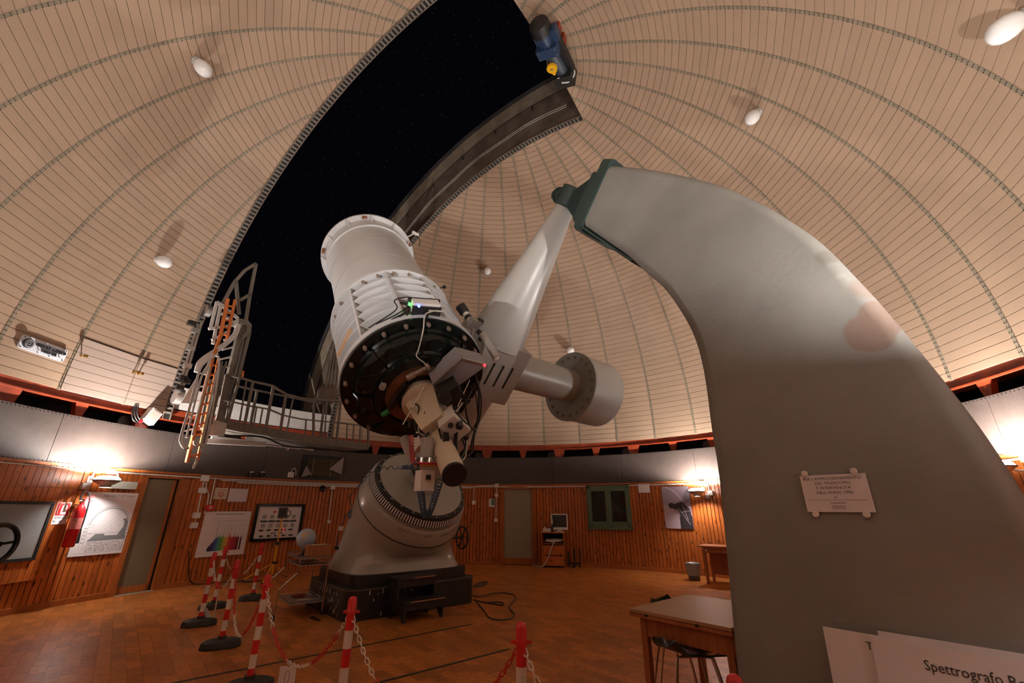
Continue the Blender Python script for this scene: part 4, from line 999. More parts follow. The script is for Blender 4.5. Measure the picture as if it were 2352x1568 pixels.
# ================================================================ CEILING GLOBES
gl = None
GN = [((469, 160), 'white opal globe lamp on the left of the dome, the higher of the two there'), ((380, 602), 'white opal globe lamp low on the left dome, above the hatch doors'), ((1726, 272), 'white opal globe lamp on the right of the dome above the curved pier'),
      ((2300, 72), 'largest white opal globe lamp in the upper right corner'), ((1119, 623), 'small white opal globe lamp between telescope tube and polar cone'), ((1310, 805), 'white opal globe lamp half hidden behind the counterweight')]
for (px, py), lab in GN:
    c = on_dome(px, py, RS - .24); inn = unit(CEN - c); b = c - inn * .235
    g_ = thing('globe_lamp', b, lab, 'lamp', 'globe lamps of the dome')
    ob('mount', MB().lathe([(.085, 0), (.085, .03), (.07, .045), (.07, .06)], b, inn, 20), M['telgrey'], g_, smooth=True)
    ob('globe', MB().lathe([(.062, .05), (.088, .07), (.115, .115), (.129, .18), (.127, .24), (.111, .295), (.075, .336), (.028, .355), (.002, .357)], b, inn, 32), M['opal'], g_, smooth=True)
# ---- maker's plate on the dome
cn = [on_dome(x, y, RS - .035) for x, y in ((53, 768), (156, 805), (143, 832), (38, 796))]
nc = sum(cn) / 4; nu = unit(cn[1] - cn[0] + cn[2] - cn[3]); nn_ = unit(CEN - nc); nv = unit(np.cross(nn_, nu)); nu = np.cross(nv, nn_)
wn = (np.linalg.norm(cn[1] - cn[0]) + np.linalg.norm(cn[2] - cn[3])) / 2; hn = (np.linalg.norm(cn[3] - cn[0]) + np.linalg.norm(cn[2] - cn[1])) / 2
npl = thing('maker_plate', nc - nv * hn / 2, 'white nameplate with black raised lettering on the left dome foot', 'sign')
ob('plate', MB().loft([[nc + nu * x + nv * y + nn_ * z for x, y in rrect(wn / 2, hn / 2, .03)] for z in (-.012, .012)]), mat('plate_white', (.66, .68, .74), .4), npl, smooth=True)
ob('stand_off', MB().box(nc - nn_ * .02, (wn * .8, hn * .3, .03), (nu, nv, nn_)), M['dark'], npl)
ec = nc - nu * wn * .36 + nn_ * .012
em = ob('emblem', MB().cyl(ec, ec + nn_ * .03, hn * .36, n=28), mat('emblem_dark', (.03, .034, .036), .5), npl, smooth=True)
ob('emblem_ring', MB().torus(ec + nn_ * .031, nn_, hn * .26, .012, 28, 6).torus(ec + nn_ * .031, nn_, hn * .10, .01, 16, 6), M['inkgrey'], em, smooth=True)
for k in range(5):
    a = k * 2 * math.pi / 5; d = nu * math.cos(a) + nv * math.sin(a); ob('emblem_spoke', MB().beam(ec + nn_ * .032 + d * hn * .1, ec + nn_ * .032 + d * hn * .26, .014, .01, nn_), M['inkgrey'], em)
letters('lettering', 'OFFICINE GALILEO', nc + nu * wn * .13 + nv * hn * .14 + nn_ * .016, nu, nv, hn * .40, M['ink'], npl, ext=.016, xs=wn * .68 / (hn * .40 * 8.6))
letters('lettering', '-  FIRENZE  -', nc + nu * wn * .13 - nv * hn * .18 + nn_ * .016, nu, nv, hn * .34, M['ink'], npl, ext=.016, xs=.95)
for x, y in ((-.46, .4), (.46, .4), (.46, -.4), (-.46, -.4), (-.1, -.4), (.15, -.4)):
    ob('screw', MB().cyl(nc + nu * x * wn + nv * y * hn, nc + nu * x * wn + nv * y * hn + nn_ * .02, .009, n=8), M['ink'], npl)

# ================================================================ WALL LAMPS
def wall_lamp(az, label, zl=2.155):
    inn = V(-math.cos(az), -math.sin(az), 0); tg = V(math.sin(az), -math.cos(az), 0)     # into the room, viewer's right
    c = pol(az, R - .40, zl)
    L_ = thing('wall_lamp', c, label, 'lamp', 'wall lamps around the room')
    ob('bowl', MB().lathe([(.205, .0), (.19, -.02), (.13, -.062), (.085, -.085), (.085, -.125), (.078, -.125), (.078, -.035), (.0015, -.035)], c, Z_, 40, False, False), M['steel'], L_, smooth=True)
    ob('rim', MB().torus(c, Z_, .205, .010, 40, 6), M['black'], L_, smooth=True)
    ob('hood', MB().lathe([(.200, .004), (.185, .035), (.155, .06), (.118, .078), (.105, .080)], c, Z_, 40, False, False), M['hoodglow'], L_, smooth=True)
    ob('well', MB().lathe([(.105, .080), (.100, .074), (.100, -.02), (.0015, -.022)], c, Z_, 40, False, False), M['enamel'], L_, smooth=True)
    ob('bulb', MB().sphere(c + Z_ * .048, .018, 12, 8), LAMP_MAT, L_, smooth=True)
    ob('lower_bulb', MB().sphere(c - Z_ * .066, .026, 10, 6), LAMP_MAT2, L_, smooth=True)
    w0 = pol(az, R + .012, 2.10)
    ob('wall_arm', MB().tube(smooth_path([w0, w0 + inn * .15, c - inn * .19 - Z_ * .03]), .018, 8), M['white'], L_)
    ob('wall_plate', MB().box(w0 + inn * .01, (.09, .03, .12), (tg, inn, Z_)), M['white'], L_)
    return L_
for az, lab in ((168.1, 'bright wall lamp above the dome drawing poster'), (42.7, 'bright wall lamp beside the black and white photograph'), (-8.3, 'bright wall lamp behind the right edge of the pier'), (-61.0, 'wall lamp outside the picture to the right of the viewer'), (-118.0, 'wall lamp outside the picture to the left of the viewer')):
    q_ = {168.1: (246, 1103), 42.7: (1600, 1128)}.get(az); p_ = on_wall(*q_, R - .40) if q_ else None
    wall_lamp(az_of(p_) if q_ else az * D2R, lab, p_[2] if q_ else 2.155)

# ================================================================ THINGS ON THE ROUND WALL
class WF:
    """flat frame on the wall between two azimuths: x to the viewer's right, z up, d into the room"""
    def __init__(s, azl, azr, off=0.012):
        a, b = pol(azl, R + .012, 0), pol(azr, R + .012, 0); s.w = np.linalg.norm(b - a); s.ux = unit(b - a); s.inn = unit(np.cross(s.ux, Z_))
        s.inn = s.inn if s.inn @ (V(XC, YC, 0) - a) > 0 else -s.inn; s.c = (a + b) / 2 + s.inn * off; s.ax = (s.ux, s.inn, Z_)
    def p(s, x, z, d=0.0): return s.c + s.ux * x + Z_ * z + s.inn * d
    def box(s, x0, x1, z0, z1, d0, d1): return MB().box(s.p((x0 + x1) / 2, (z0 + z1) / 2, (d0 + d1) / 2), (x1 - x0, abs(d1 - d0), z1 - z0), s.ax)
def wfp(pl_, pr_): return WF(wall_az(*pl_), wall_az(*pr_))
def zof(px, py): return on_wall(px, py)[2]
def line(mb, f, pts, t=.004, d=.004):
    for a, b in zip(pts[:-1], pts[1:]): mb.beam(f.p(*a, d), f.p(*b, d), .0015, t, np.cross(unit(f.p(*b) - f.p(*a)), f.inn)) if False else mb.quad(*[f.p(*a, d) + o * t / 2 for o in (nrm(f, a, b), -nrm(f, a, b))], *[f.p(*b, d) + o * t / 2 for o in (-nrm(f, a, b), nrm(f, a, b))])
    return mb
def nrm(f, a, b):
    d = unit(f.p(*b) - f.p(*a)); return unit(np.cross(d, f.inn))
# --- conduit pipe running under the upper wall
cd = thing('conduit', pol(2.9, R - .03, 2.25), 'white cable conduit running along the top of the boarded wall', 'conduit')
for k, (a0, a1) in enumerate(((182, 166.5), (166.5, 150), (150, 140), (140, 94), (94, 62), (62, 43), (43, 30), (0, -14))):
    n = max(4, int(abs(a0 - a1)))
    ob('pipe', MB().tube([pol((a0 + (a1 - a0) * i / n) * D2R, R - .015, 2.262) for i in range(n + 1)], .016, 6), M['white'], cd)
for k, (a0, a1) in enumerate(((150, 96), (147, 100))):
    ob('pipe', MB().tube([pol((a0 + (a1 - a0) * i / 40) * D2R, R - .015, 2.225 - .035 * k) for i in range(41)], .014, 6), M['white'], cd)
for az in (167.6, 42.2, -8.6):
    ob('junction_box', MB().box(pol(az * D2R, R - .03, 2.262), (.12, .10, .05), (V(-math.sin(az * D2R), math.cos(az * D2R), 0), Z_, V(math.cos(az * D2R), math.sin(az * D2R), 0))), M['white'], cd)
def wall_pipe(name, pts, parent, r=.014): return ob(name, MB().tube([on_wall(x, y, R - .012) for x, y in pts], r, 6), M['white'], parent)
def wall_box(name, px, py, w, h, d, mt, parent=None, **k):
    p = on_wall(px, py, R - d / 2 + .005); a = az_of(p); t = V(-math.sin(a), math.cos(a), 0); n_ = V(-math.cos(a), -math.sin(a), 0)
    return ob(name, MB().box(p, (w, d, h), (t, n_, Z_)), mt, parent, **k)
for az, sgn, zt in ((168.1, 1, 2.262), (168.1, -1, 2.262), (42.7, -1, 2.262)):
    pts = [pol((az + sgn * d) * D2R, R - .02, z) for d, z in ((.3, 2.25), (1.3, 2.235), (1.7, 2.20), (1.8, 2.05 if sgn > 0 else 2.08))]
    ob('pipe', MB().tube(smooth_path(pts, 4), .017, 6), M['white'], cd)
tagged(wall_box('switch_box', 195, 1116, .13, .11, .06, M['lframe']), 'grey switch box on the conduit left of the bright lamp', 'switch')
tagged(wall_box('emergency_light', 285, 1114, .46, .14, .07, mat('emergency_lens', (.50, .53, .46), .3)), 'pale rectangular emergency light behind the left wall lamp', 'lamp')
tagged(wall_box('socket_box', 1632, 1132, .13, .11, .06, M['lframe']), 'grey socket box right of the lamp by the photograph', 'switch')
tagged(wall_box('sensor_box', 1626, 1139, .11, .11, .07, M['white']), 'white sensor box under the lamp by the photograph', 'sensor')

# --- left wooden box with grey board
azL, azR = 186.5 * D2R, wall_az(186, 1100, R - .13)
f = WF(azL, azR, .0)
wb = thing('wall_cabinet', f.p(0, .48, .1), 'boarded wooden box projecting from the left wall behind the grey board', 'cabinet')
x0, x1 = -f.w / 2, f.w / 2; d_ = .05
ob('core', f.box(x0, x1, .50, 2.24, -.02, .02), M['dark'], wb)
nbd = 18; bw = (x1 - x0) / nbd
for k in range(nbd): ob('board', f.box(x0 + bw * k + .004, x0 + bw * (k + 1) - .004, .48, 2.25, .022, d_), M['board'], wb)
ob('side_board', f.box(x1 - .005, x1 + .02, .48, 2.25, -.10, d_), M['woodtrim'], wb)
ob('mid_batten', f.box(x1 - .9, x1, 1.93, 1.945, d_, d_ + .012), M['woodtrim'], wb)
gb = thing('grey_board', f.p(-.2, .8, d_), 'grey writing board in a black frame on the left wooden box', 'board')
xr = x1 - .27; zb0, zb1 = .79, 1.70
ob('surface', f.box(x0 + .05, xr - .04, zb0 + .04, zb1 - .04, d_ + .002, d_ + .022), M['slate'], gb)
for nm, a in (('frame_rail', (x0, xr, zb1 - .045, zb1)), ('frame_rail', (x0, xr, zb0, zb0 + .045)), ('frame_stile', (xr - .045, xr, zb0, zb1)), ('frame_stile', (x0, x0 + .045, zb0, zb1))):
    ob(nm, f.box(*a, d_, d_ + .035), M['black'], gb)
wc = on_plane(-8, 1250, f.p(0, 0, d_ + .25), f.inn)
hw2 = thing('handwheel', wc, 'black spoked handwheel in front of the grey board at the left edge', 'wheel')
ob('rim', MB().torus(wc, f.inn, .27, .036, 36, 8), M['blackgloss'], hw2, smooth=True)
ob('hub', MB().cyl(wc - f.inn * .27, wc + f.inn * .05, .04, n=16), M['blackgloss'], hw2, smooth=True)
for k in range(3):
    a = .1 + k * 2 * math.pi / 3; d = f.ux * math.cos(a) + Z_ * math.sin(a); ob('spoke', MB().beam(wc, wc + d * .27, .035, .05, f.inn), M['blackgloss'], hw2)
# --- extinguisher sign
fs_ = WF(wall_az(134, 1155, R - .07), wall_az(167, 1155, R - .07), .06)
z1, z0 = zof(150, 1156), zof(138, 1200)
fs_.w = .27
sg = thing('extinguisher_sign', fs_.p(0, z0), 'white and red sign with extinguisher symbol beside the grey board', 'sign')
sz0, sz1, sw_ = 1.33, 1.69, .112
ob('plate', fs_.box(-sw_, sw_, sz0, sz1, 0, .012), M['paper'], sg)
ob('red_field', fs_.box(-sw_ + .012, sw_ - .012, sz0 + .145, sz1 - .012, .012, .015), M['redp'], sg)
ob('symbol', MB().prism([(-.045, .16), (.045, .16), (.045, .30), (.02, .325), (.02, .345), (-.02, .345), (-.02, .325), (-.045, .30)], fs_.p(.015, sz0, .016), fs_.ux, Z_, .002 if np.cross(fs_.ux, Z_) @ fs_.inn > 0 else -.002), M['paper'], sg)
ob('symbol_hose', MB().tube(smooth_path([fs_.p(.015, sz0 + .345, .018), fs_.p(-.06, sz0 + .33, .018), fs_.p(-.085, sz0 + .24, .018), fs_.p(-.075, sz0 + .17, .018)]), .006, 5), M['paper'], sg)
letters('lettering', 'ESTINTORE', fs_.p(0, sz0 + .105, .0125), fs_.ux, Z_, .05, M['ink'], sg, xs=.70)
letters('lettering', 'N.  18', fs_.p(-.03, sz0 + .045, .0125), fs_.ux, Z_, .055, M['ink'], sg)
# --- fire extinguisher
b0 = on_wall(157, 1254, R - .20); ae = az_of(b0); b0 = pol(ae, R - .19, on_wall(160, 1256, R - .19)[2]); tp0 = on_wall(185, 1158, R - .19)
ex_ = thing('fire_extinguisher', b0, 'red fire extinguisher with black hose hanging on the wall by the drawing', 'extinguisher')
Hc = tp0[2] - b0[2]; tE = V(math.sin(ae), -math.cos(ae), 0); nE = V(-math.cos(ae), -math.sin(ae), 0)
ob('cylinder', MB().lathe([(.075, 0), (.086, .015), (.086, Hc * .80), (.078, Hc * .88), (.050, Hc * .96), (.028, Hc), (.028, Hc + .04)], b0, Z_, 28), M['redgloss'], ex_, smooth=True)
ob('label_band', MB().lathe([(.0865, Hc * .42), (.0865, Hc * .68)], b0, Z_, 28, False, False), mat('label_pink', (.62, .20, .18), .5, var=.6, scale=60), ex_, smooth=True)
vt = b0 + Z_ * (Hc + .04)
ob('valve', MB().cyl(vt, vt + Z_ * .05, .02, n=10).cyl(vt + Z_ * .02 - tE * .07, vt + Z_ * .02 + tE * .03, .012, n=8), M['chrome'], ex_)
ob('lever', MB().beam(vt + Z_ * .05, vt + Z_ * .11 + tE * .16, .02, .012).beam(vt + Z_ * .03, vt + Z_ * .02 + tE * .15, .02, .012), M['redp'], ex_)
ob('hose', MB().tube(smooth_path([vt + Z_ * .03 - tE * .06, vt + Z_ * .15 - tE * .05, vt + Z_ * .18 + tE * .02, vt + Z_ * .05 + tE * .10, vt - Z_ * .3 + tE * .12, vt - Z_ * .45 + tE * .115]), .014, 7), M['black'], ex_, smooth=True)
ob('nozzle', MB().lathe([(.018, 0), (.035, .15), (.04, .24)], vt - Z_ * .45 + tE * .115, -Z_, 14), M['black'], ex_, smooth=True)
ob('wall_hook', MB().beam(vt - nE * .2 - Z_ * .05, vt - Z_ * .05, .04, .03), M['steel'], ex_)
# --- poster with the section drawing of the dome
f = wfp((203.5, 1129), (322, 1132.5)); PZ0, PZ1 = .775, 1.88; hw = f.w / 2
po = thing('drawing_poster', f.p(0, PZ0), 'white poster with section drawing of dome and pier, left of the open door', 'poster')
ob('sheet', f.box(-hw, hw, PZ0, PZ1, .0, .008), M['paper'], po)
S = lambda x, y: ((x - .5) * 2 * hw, PZ0 + (PZ1 - PZ0) * (1 - y))         # from fractions of the sheet
ln = MB()
for r0 in (.355, .375, .40): line(ln, f, [S(.56 + r0 * math.cos(a), .545 - r0 * .80 * math.sin(a)) for a in np.linspace(.05, math.pi - .05, 28)], .012 if r0 < .37 else .006, .0095)
for x in (.14, .20, .93, .98): line(ln, f, [S(x, .55), S(x, .90)], .004, .0095)
for y in (.52, .555, .66): line(ln, f, [S(.14, y), S(.30, y)], .004, .0095)
line(ln, f, [S(.22, .665), S(.96, .655)], .004, .0095); line(ln, f, [S(.08, .965), S(.9, .955)], .003, .0095)
for y in (.58, .63, .69, .74, .80): line(ln, f, [S(.14, y), S(.19, y)], .012, .0095); line(ln, f, [S(.93, y - .01), S(.98, y - .01)], .012, .0095)
line(ln, f, [S(.46, .55), S(.80, .30), S(.84, .34), S(.50, .60), S(.46, .55)], .0025, .0095); line(ln, f, [S(.52, .62), S(.66, .66), S(.60, .52)], .0025, .0095)
ob('line_drawing', ln, M['inkgrey'], po)
def flat(mb, f, pts, d):
    P_ = [f.p(x, z, d) for x, z in pts]; n_ = np.cross(P_[1] - P_[0], P_[2] - P_[0])
    return mb.add(P_, [tuple(range(len(P_)))])
dk = MB(); flat(dk, f, [S(.36, .67), S(.52, .67), S(.53, .70), S(.52, .78), S(.24, .785)], .0097); flat(dk, f, [S(.52, .70), S(.78, .70), S(.80, .775), S(.50, .78)], .0098); flat(dk, f, [S(.77, .70), S(.85, .56), S(.84, .48), S(.80, .44), S(.86, .425), S(.92, .50), S(.92, .66), S(.95, .77), S(.79, .776)], .0099)
ob('dark_section', dk, M['inkgrey'], po)
st_ = MB(); random.seed(5)
for k in range(330):
    x, y = random.uniform(.24, .93), random.uniform(.795, .945); line(st_, f, [S(x, y), S(x + .025, y + random.uniform(-.006, .006))], .0035, .0095)
ob('stone_hatching', st_, M['inkgrey'], po)
letters('title', 'Telescopio T 122 "Galileo"', f.p(*S(.60, .055), .009), f.ux, Z_, .055, M['inkgrey'], po, ext=.0005)
# --- door 1, ajar, with frame
f = WF(A_D1L, A_D1R, .0); hw = f.w / 2
dr = ob('door_1', f.box(-hw, hw, 0, ZDOOR, -.16, -.15), M['dark'], kind='structure', label='brown laminate door left of the spectrum poster, standing ajar')
ob('jamb', f.box(-hw - .08, -hw + .02, 0, ZDOOR + .07, -.10, .03), M['woodtrim'], dr); ob('jamb', f.box(hw - .02, hw + .16, 0, ZDOOR + .07, -.10, .03), M['woodtrim'], dr)
ob('lintel', f.box(-hw - .08, hw + .16, ZDOOR, ZDOOR + .07, -.10, .03), M['woodtrim'], dr)
lf = ob('leaf', f.box(-hw + .02, hw - .08, .13, ZDOOR - .02, -.07, -.03), M['doorleaf'], dr)
ob('edge_rail', f.box(-hw + .02, hw - .08, .02, .14, -.075, -.022), M['woodtrim'], lf); ob('edge_stile', f.box(hw - .14, hw - .08, .02, ZDOOR - .02, -.075, -.022), M['woodtrim'], lf)
ob('threshold', f.box(-hw, hw, 0, .012, -.15, .05), mat('threshold_grey', (.42, .38, .30), .6), dr)
ob('handle', MB().beam(f.p(hw - .11, 1.02, -.02), f.p(hw - .11, 1.02, .02), .015, .015).beam(f.p(hw - .11, 1.02, .02), f.p(hw - .20, 1.02, .02), .015, .015), M['brass'], lf)
# --- door 2, pale
f = WF(A_D2L, A_D2R, .0); hw = f.w / 2
dr = ob('door_2', f.box(-hw, hw, 0, ZDOOR, -.16, -.15), M['dark'], kind='structure', label='closed pale olive door in the far wall')
ob('jamb', f.box(-hw - .09, -hw + .02, 0, ZDOOR + .07, -.10, .03), M['woodtrim'], dr); ob('jamb', f.box(hw - .02, hw + .09, 0, ZDOOR + .07, -.10, .03), M['woodtrim'], dr)
ob('lintel', f.box(-hw - .09, hw + .09, ZDOOR, ZDOOR + .07, -.10, .03), M['woodtrim'], dr)
lf = ob('leaf', f.box(-hw + .02, hw - .02, .17, ZDOOR, -.07, -.03), M['doorleaf2'], dr)
ob('bottom_rail', f.box(-hw + .02, hw - .02, .01, .19, -.075, -.02), M['woodtrim'], lf)
# --- window with green frame
f = WF(A_WL, A_WR, .0); hw = f.w / 2; zb, zt = 1.06, 2.28
wd = ob('window_1', f.box(-hw, hw, zb, zt, -.14, -.13), M['dark'], kind='structure', label='green framed two pane window reflecting a wall lamp')
for nm, a in (('frame_rail', (-hw, hw, zt - .09, zt)), ('frame_rail', (-hw, hw, zb, zb + .12)), ('frame_stile', (-hw, -hw + .10, zb, zt)), ('frame_stile', (hw - .10, hw, zb, zt))): ob(nm, f.box(*a, -.10, .05), M['wgreen'], wd)
ob('sash', f.box(-.05, .05, zb + .1, zt - .08, -.06, .06), M['wgreen'], wd)
for sx in (-1, 1):
    xa, xb = (-hw + .09, -.04) if sx < 0 else (.04, hw - .09)
    for a in ((xa, xb, zt - .17, zt - .08), (xa, xb, zb + .11, zb + .19), (xa, xa + .045, zb + .11, zt - .08), (xb - .045, xb, zb + .11, zt - .08)): ob('sash', f.box(*a, -.05, .055), M['wgreen'], wd)
    gp = f.box(xa + .03, xb - .03, zb + .17, zt - .15, .0, .008); ob('pane', gp, M['glass'], wd)
ob('handle', MB().tube(smooth_path([f.p(-.03, 1.70, .065), f.p(-.03, 1.70, .10), f.p(-.03, 1.62, .10)]), .012, 6), M['brass'], wd)
ob('handle', MB().tube(smooth_path([f.p(.16, 1.58, .065), f.p(.16, 1.58, .10), f.p(.16, 1.50, .10)]), .012, 6), M['brass'], wd)
ob('window_sill', f.box(-hw - .02, hw + .02, zb - .03, zb + .03, .0, .09), M['wgreen'], wd)
# --- black and white photograph
f = wfp((1519, 1118), (1581, 1116)); hw = f.w / 2; Z0, Z1 = zof(1535, 1213), zof(1550, 1117)
ph = thing('photo_poster', f.p(0, Z0), 'purplish black and white photograph of a telescope left of the far lamp', 'poster')
ob('sheet', f.box(-hw, hw, Z0, Z1, 0, .012), mat('photo_base', (.36, .28, .33), .5, var=.15, scale=3), ph)
S = lambda x, y: ((x - .5) * 2 * hw, Z0 + (Z1 - Z0) * (1 - y))
a = MB(); flat(a, f, [S(.0, .44), S(.25, .46), S(.4, .62), S(.55, .70), S(.55, 1), S(.06, 1), S(0, .8)], .0135); ob('pale_area', a, mat('photo_pale', (.50, .40, .45), .5), ph)
a = MB(); flat(a, f, [S(.55, .72), S(.72, .68), S(1, .70), S(1, 1), S(.55, 1)], .0137); flat(a, f, [S(.50, .40), S(.70, .36), S(.95, .55), S(.98, .72), S(.60, .75)], .0136)
for i in range(12):
    an = -.9 + i * .22; flat(a, f, [S(.78, .22), S(.78 + .26 * math.cos(an), .22 + .20 * math.sin(an)), S(.78 + .26 * math.cos(an + .1), .22 + .20 * math.sin(an + .1))], .0139)
flat(a, f, [S(.30 + .11 * math.cos(t_), .46 + .07 * math.sin(t_)) for t_ in np.linspace(0, 6.0, 14)], .0141)
flat(a, f, [S(.4, .42), S(.56, .40), S(.58, .55), S(.36, .54)], .0140)
ob('dark_area', a, mat('photo_dark', (.035, .026, .032), .5), ph)
a = MB(); line(a, f, [S(.14 + .03 * i, 0 + .0 * i) if i == 0 else S(.14 + i * .068, .02 + .0045 * i * i) for i in range(9)], .03, .0138); line(a, f, [S(.55, .5), S(.9, .9)], .01, .0142); line(a, f, [S(.7, .45), S(.85, .8)], .01, .0142); line(a, f, [S(.6, .62), S(.95, .58)], .008, .0142)
ob('light_lines', a, mat('photo_light', (.62, .54, .58), .5), ph)
def sheet(name, pl_, pr_, ptop, pbot, mt, label, cat='paper', th=.004):
    f = wfp(pl_, pr_); hw = f.w / 2; z0, z1 = zof(*pbot), zof(*ptop)
    o = thing(name, f.p(0, z0), label, cat); ob('sheet', f.box(-hw, hw, z0, z1, 0, th), mt, o); return f, hw, z0, z1, o
sheet('notice_sheet', (1465, 1111), (1491, 1111), (1478, 1111), (1479, 1131), M['paper'], 'blank white paper between green window and photograph')
# no smoking notice, blank notice
f, hw, z0, z1, o = sheet('no_smoking_notice', (495, 1120), (525, 1121), (508, 1120), (503, 1146), M['paper2'], 'yellowed no smoking notice with red symbol', 'notice')
ob('symbol', MB().torus(f.p(0, (z0 + z1) / 2 - .02, .006), f.inn, .055, .007, 24, 5).beam(f.p(-.04, (z0 + z1) / 2 + .02, .007), f.p(.04, (z0 + z1) / 2 - .06, .007), .003, .012, Z_), M['redp'], o)
letters('lettering', 'VIETATO FUMARE', f.p(0, z1 - .05, .005), f.ux, Z_, .032, M['redp'], o, ext=.0005, xs=.8)
f, hw, z0, z1, o = sheet('notice_sheet', (528, 1121), (571, 1123), (550, 1122), (543, 1152), mat('pinkish_paper', (.64, .57, .60), .75), 'pinkish white notice right of the no smoking sign')
# fire alarm call point and conduit drops
al = thing('fire_alarm', on_wall(481, 1165), 'small red fire alarm call point above the spectrum poster', 'alarm')
wall_box('body', 481, 1166, .15, .12, .07, M['redp'], al); wall_box('button', 482, 1165, .05, .05, .085, M['paper'], al)
jb = thing('conduit_drop', on_wall(452, 1170), 'white conduit drop with three boxes left of the spectrum poster', 'conduit')
for x, y, w1, h1 in ((471, 1098, .16, .13), (465, 1126, .15, .12), (451, 1183, .15, .12), (445, 1206, .15, .12)): wall_box('junction_box', x, y, w1, h1, .07, M['white'], jb)
wall_pipe('pipe', [(470, 1098), (464, 1126), (452, 1183), (446, 1206)], jb); wall_pipe('pipe', [(474, 1100), (473, 1122), (480, 1136), (475, 1165), (469, 1180)], jb); wall_pipe('pipe', [(495, 1096), (482, 1158)], jb)
# --- spectrum poster
f = wfp((475, 1174), (579, 1175)); hw = f.w / 2; Z0, Z1 = zof(505, 1276), zof(525, 1174)
f = wfp((472, 1174), (578, 1174)); hw = f.w / 2
sp2 = thing('spectrum_poster', f.p(0, Z0), 'white poster with rainbow coloured spectrum graph', 'poster')
ob('sheet', f.box(-hw, hw, Z0, Z1, 0, .008), M['paper'], sp2)
S = lambda x, y: ((x - .5) * 2 * hw, Z0 + (Z1 - Z0) * (1 - y))
random.seed(11); NBR = 60
cols = [(.015, .012, .03), (.03, .03, .14), (.05, .10, .30), (.06, .28, .26), (.14, .32, .08), (.45, .42, .06), (.62, .28, .06), (.55, .05, .05), (.48, .02, .05), (.35, .02, .05), (.15, .01, .03), (.05, .01, .015)]
segs = {}
for i in range(NBR):
    t_ = i / (NBR - 1); env = .07 + .22 * min(1, t_ * 4.5) - .04 * max(0, t_ - .55)
    spike = {11: .52, 24: .30, 30: .36, 36: .18, 18: .12, 44: .10}.get(i, 0) + random.uniform(0, .05) + (random.uniform(.02, .10) if random.random() < .45 else 0)
    xa, xb = .20 + t_ * .68, .20 + (t_ + 1 / NBR) * .68
    if 55 <= i <= 56: continue
    m_ = segs.setdefault(int(t_ * .999 * len(cols)), MB()); flat(m_, f, [S(xa, .885), S(xb, .885), S(xb, .885 - env), S((xa + xb) / 2, .885 - env - spike), S(xa, .885 - env)], .0095)
for k, m_ in segs.items(): ob('colour_band', m_, mat('spectrum_%d' % k, cols[k], .6), sp2)
tl_ = MB()
for k in range(13):
    x = .26 + .055 * k; line(tl_, f, [S(x, .25), S(x, .40 + .06 * math.sin(k * 2.1))], .0025, .009); line(tl_, f, [S(x - .02, .215), S(x + .02, .215)], .006, .009)
line(tl_, f, [S(.17, .165), S(.45, .165)], .004, .009); line(tl_, f, [S(.5, .165), S(.68, .165)], .004, .009)
ob('small_print', tl_, M['inkgrey'], sp2)
letters('title', 'Comet spectrum  -  telescopio Galileo 122 cm', f.p(*S(.52, .065), .009), f.ux, Z_, .042, M['inkgrey'], sp2, ext=.0005, xs=.85) if False else ob('title_line', line(MB(), f, [S(.22, .065), S(.84, .065)], .016, .009), M['inkgrey'], sp2)
# --- control panel with dials in black frame
f = wfp((590, 1156), (699, 1158)); hw = f.w / 2; Z0, Z1 = zof(580, 1243), zof(640, 1157)
cpn = thing('control_panel', f.p(0, Z0), 'white control panel with rows of round dials in a black frame', 'panel')
S = lambda x, y: ((x - .5) * 2 * hw, Z0 + (Z1 - Z0) * (1 - y))
ob('face', f.box(-hw + .03, hw - .03, Z0 + .03, Z1 - .03, 0, .02), M['paper'], cpn)
for nm, a in (('frame_rail', (-hw, hw, Z1 - .06, Z1)), ('frame_rail', (-hw, hw, Z0, Z0 + .06)), ('frame_stile', (-hw, -hw + .06, Z0, Z1)), ('frame_stile', (hw - .06, hw, Z0, Z1))): ob(nm, f.box(*a, 0, .06), M['blackgloss'], cpn)
dm_ = mat('dial_grey', (.36, .37, .36), .4)
def disc(name, x, y, r, mt, d=.03): return ob(name, MB().cyl(f.p(*S(x, y), .02), f.p(*S(x, y), d), r, n=18), mt, cpn, smooth=True)
for row, y in enumerate((.36, .60)):
    for k in range(5):
        x = .20 + .15 * k; dd = disc('dial', x, y, .055, dm_)
        ob('needle', MB().beam(f.p(*S(x, y), .032), f.p(*S(x + .02, y - .04), .032), .003, .008), M['ink'], dd)
        for j in range(3 if row == 0 else 2): disc('knob', x - .045 + .045 * j, y + .115, .022, M['black'], .045)
for k in range(5): disc('switch', .18 + .15 * k, .87, .022, M['black'], .045)
for x, y in ((.40, .80), (.45, .80), (.60, .80), (.22, .87), (.37, .87), (.67, .87), (.82, .87)): disc('knob', x, y, .018, M['black'], .04)
disc('emergency_button', .38, .22, .028, M['redp'], .05); disc('pilot_light', .63, .715, .020, M['ledred'], .04)
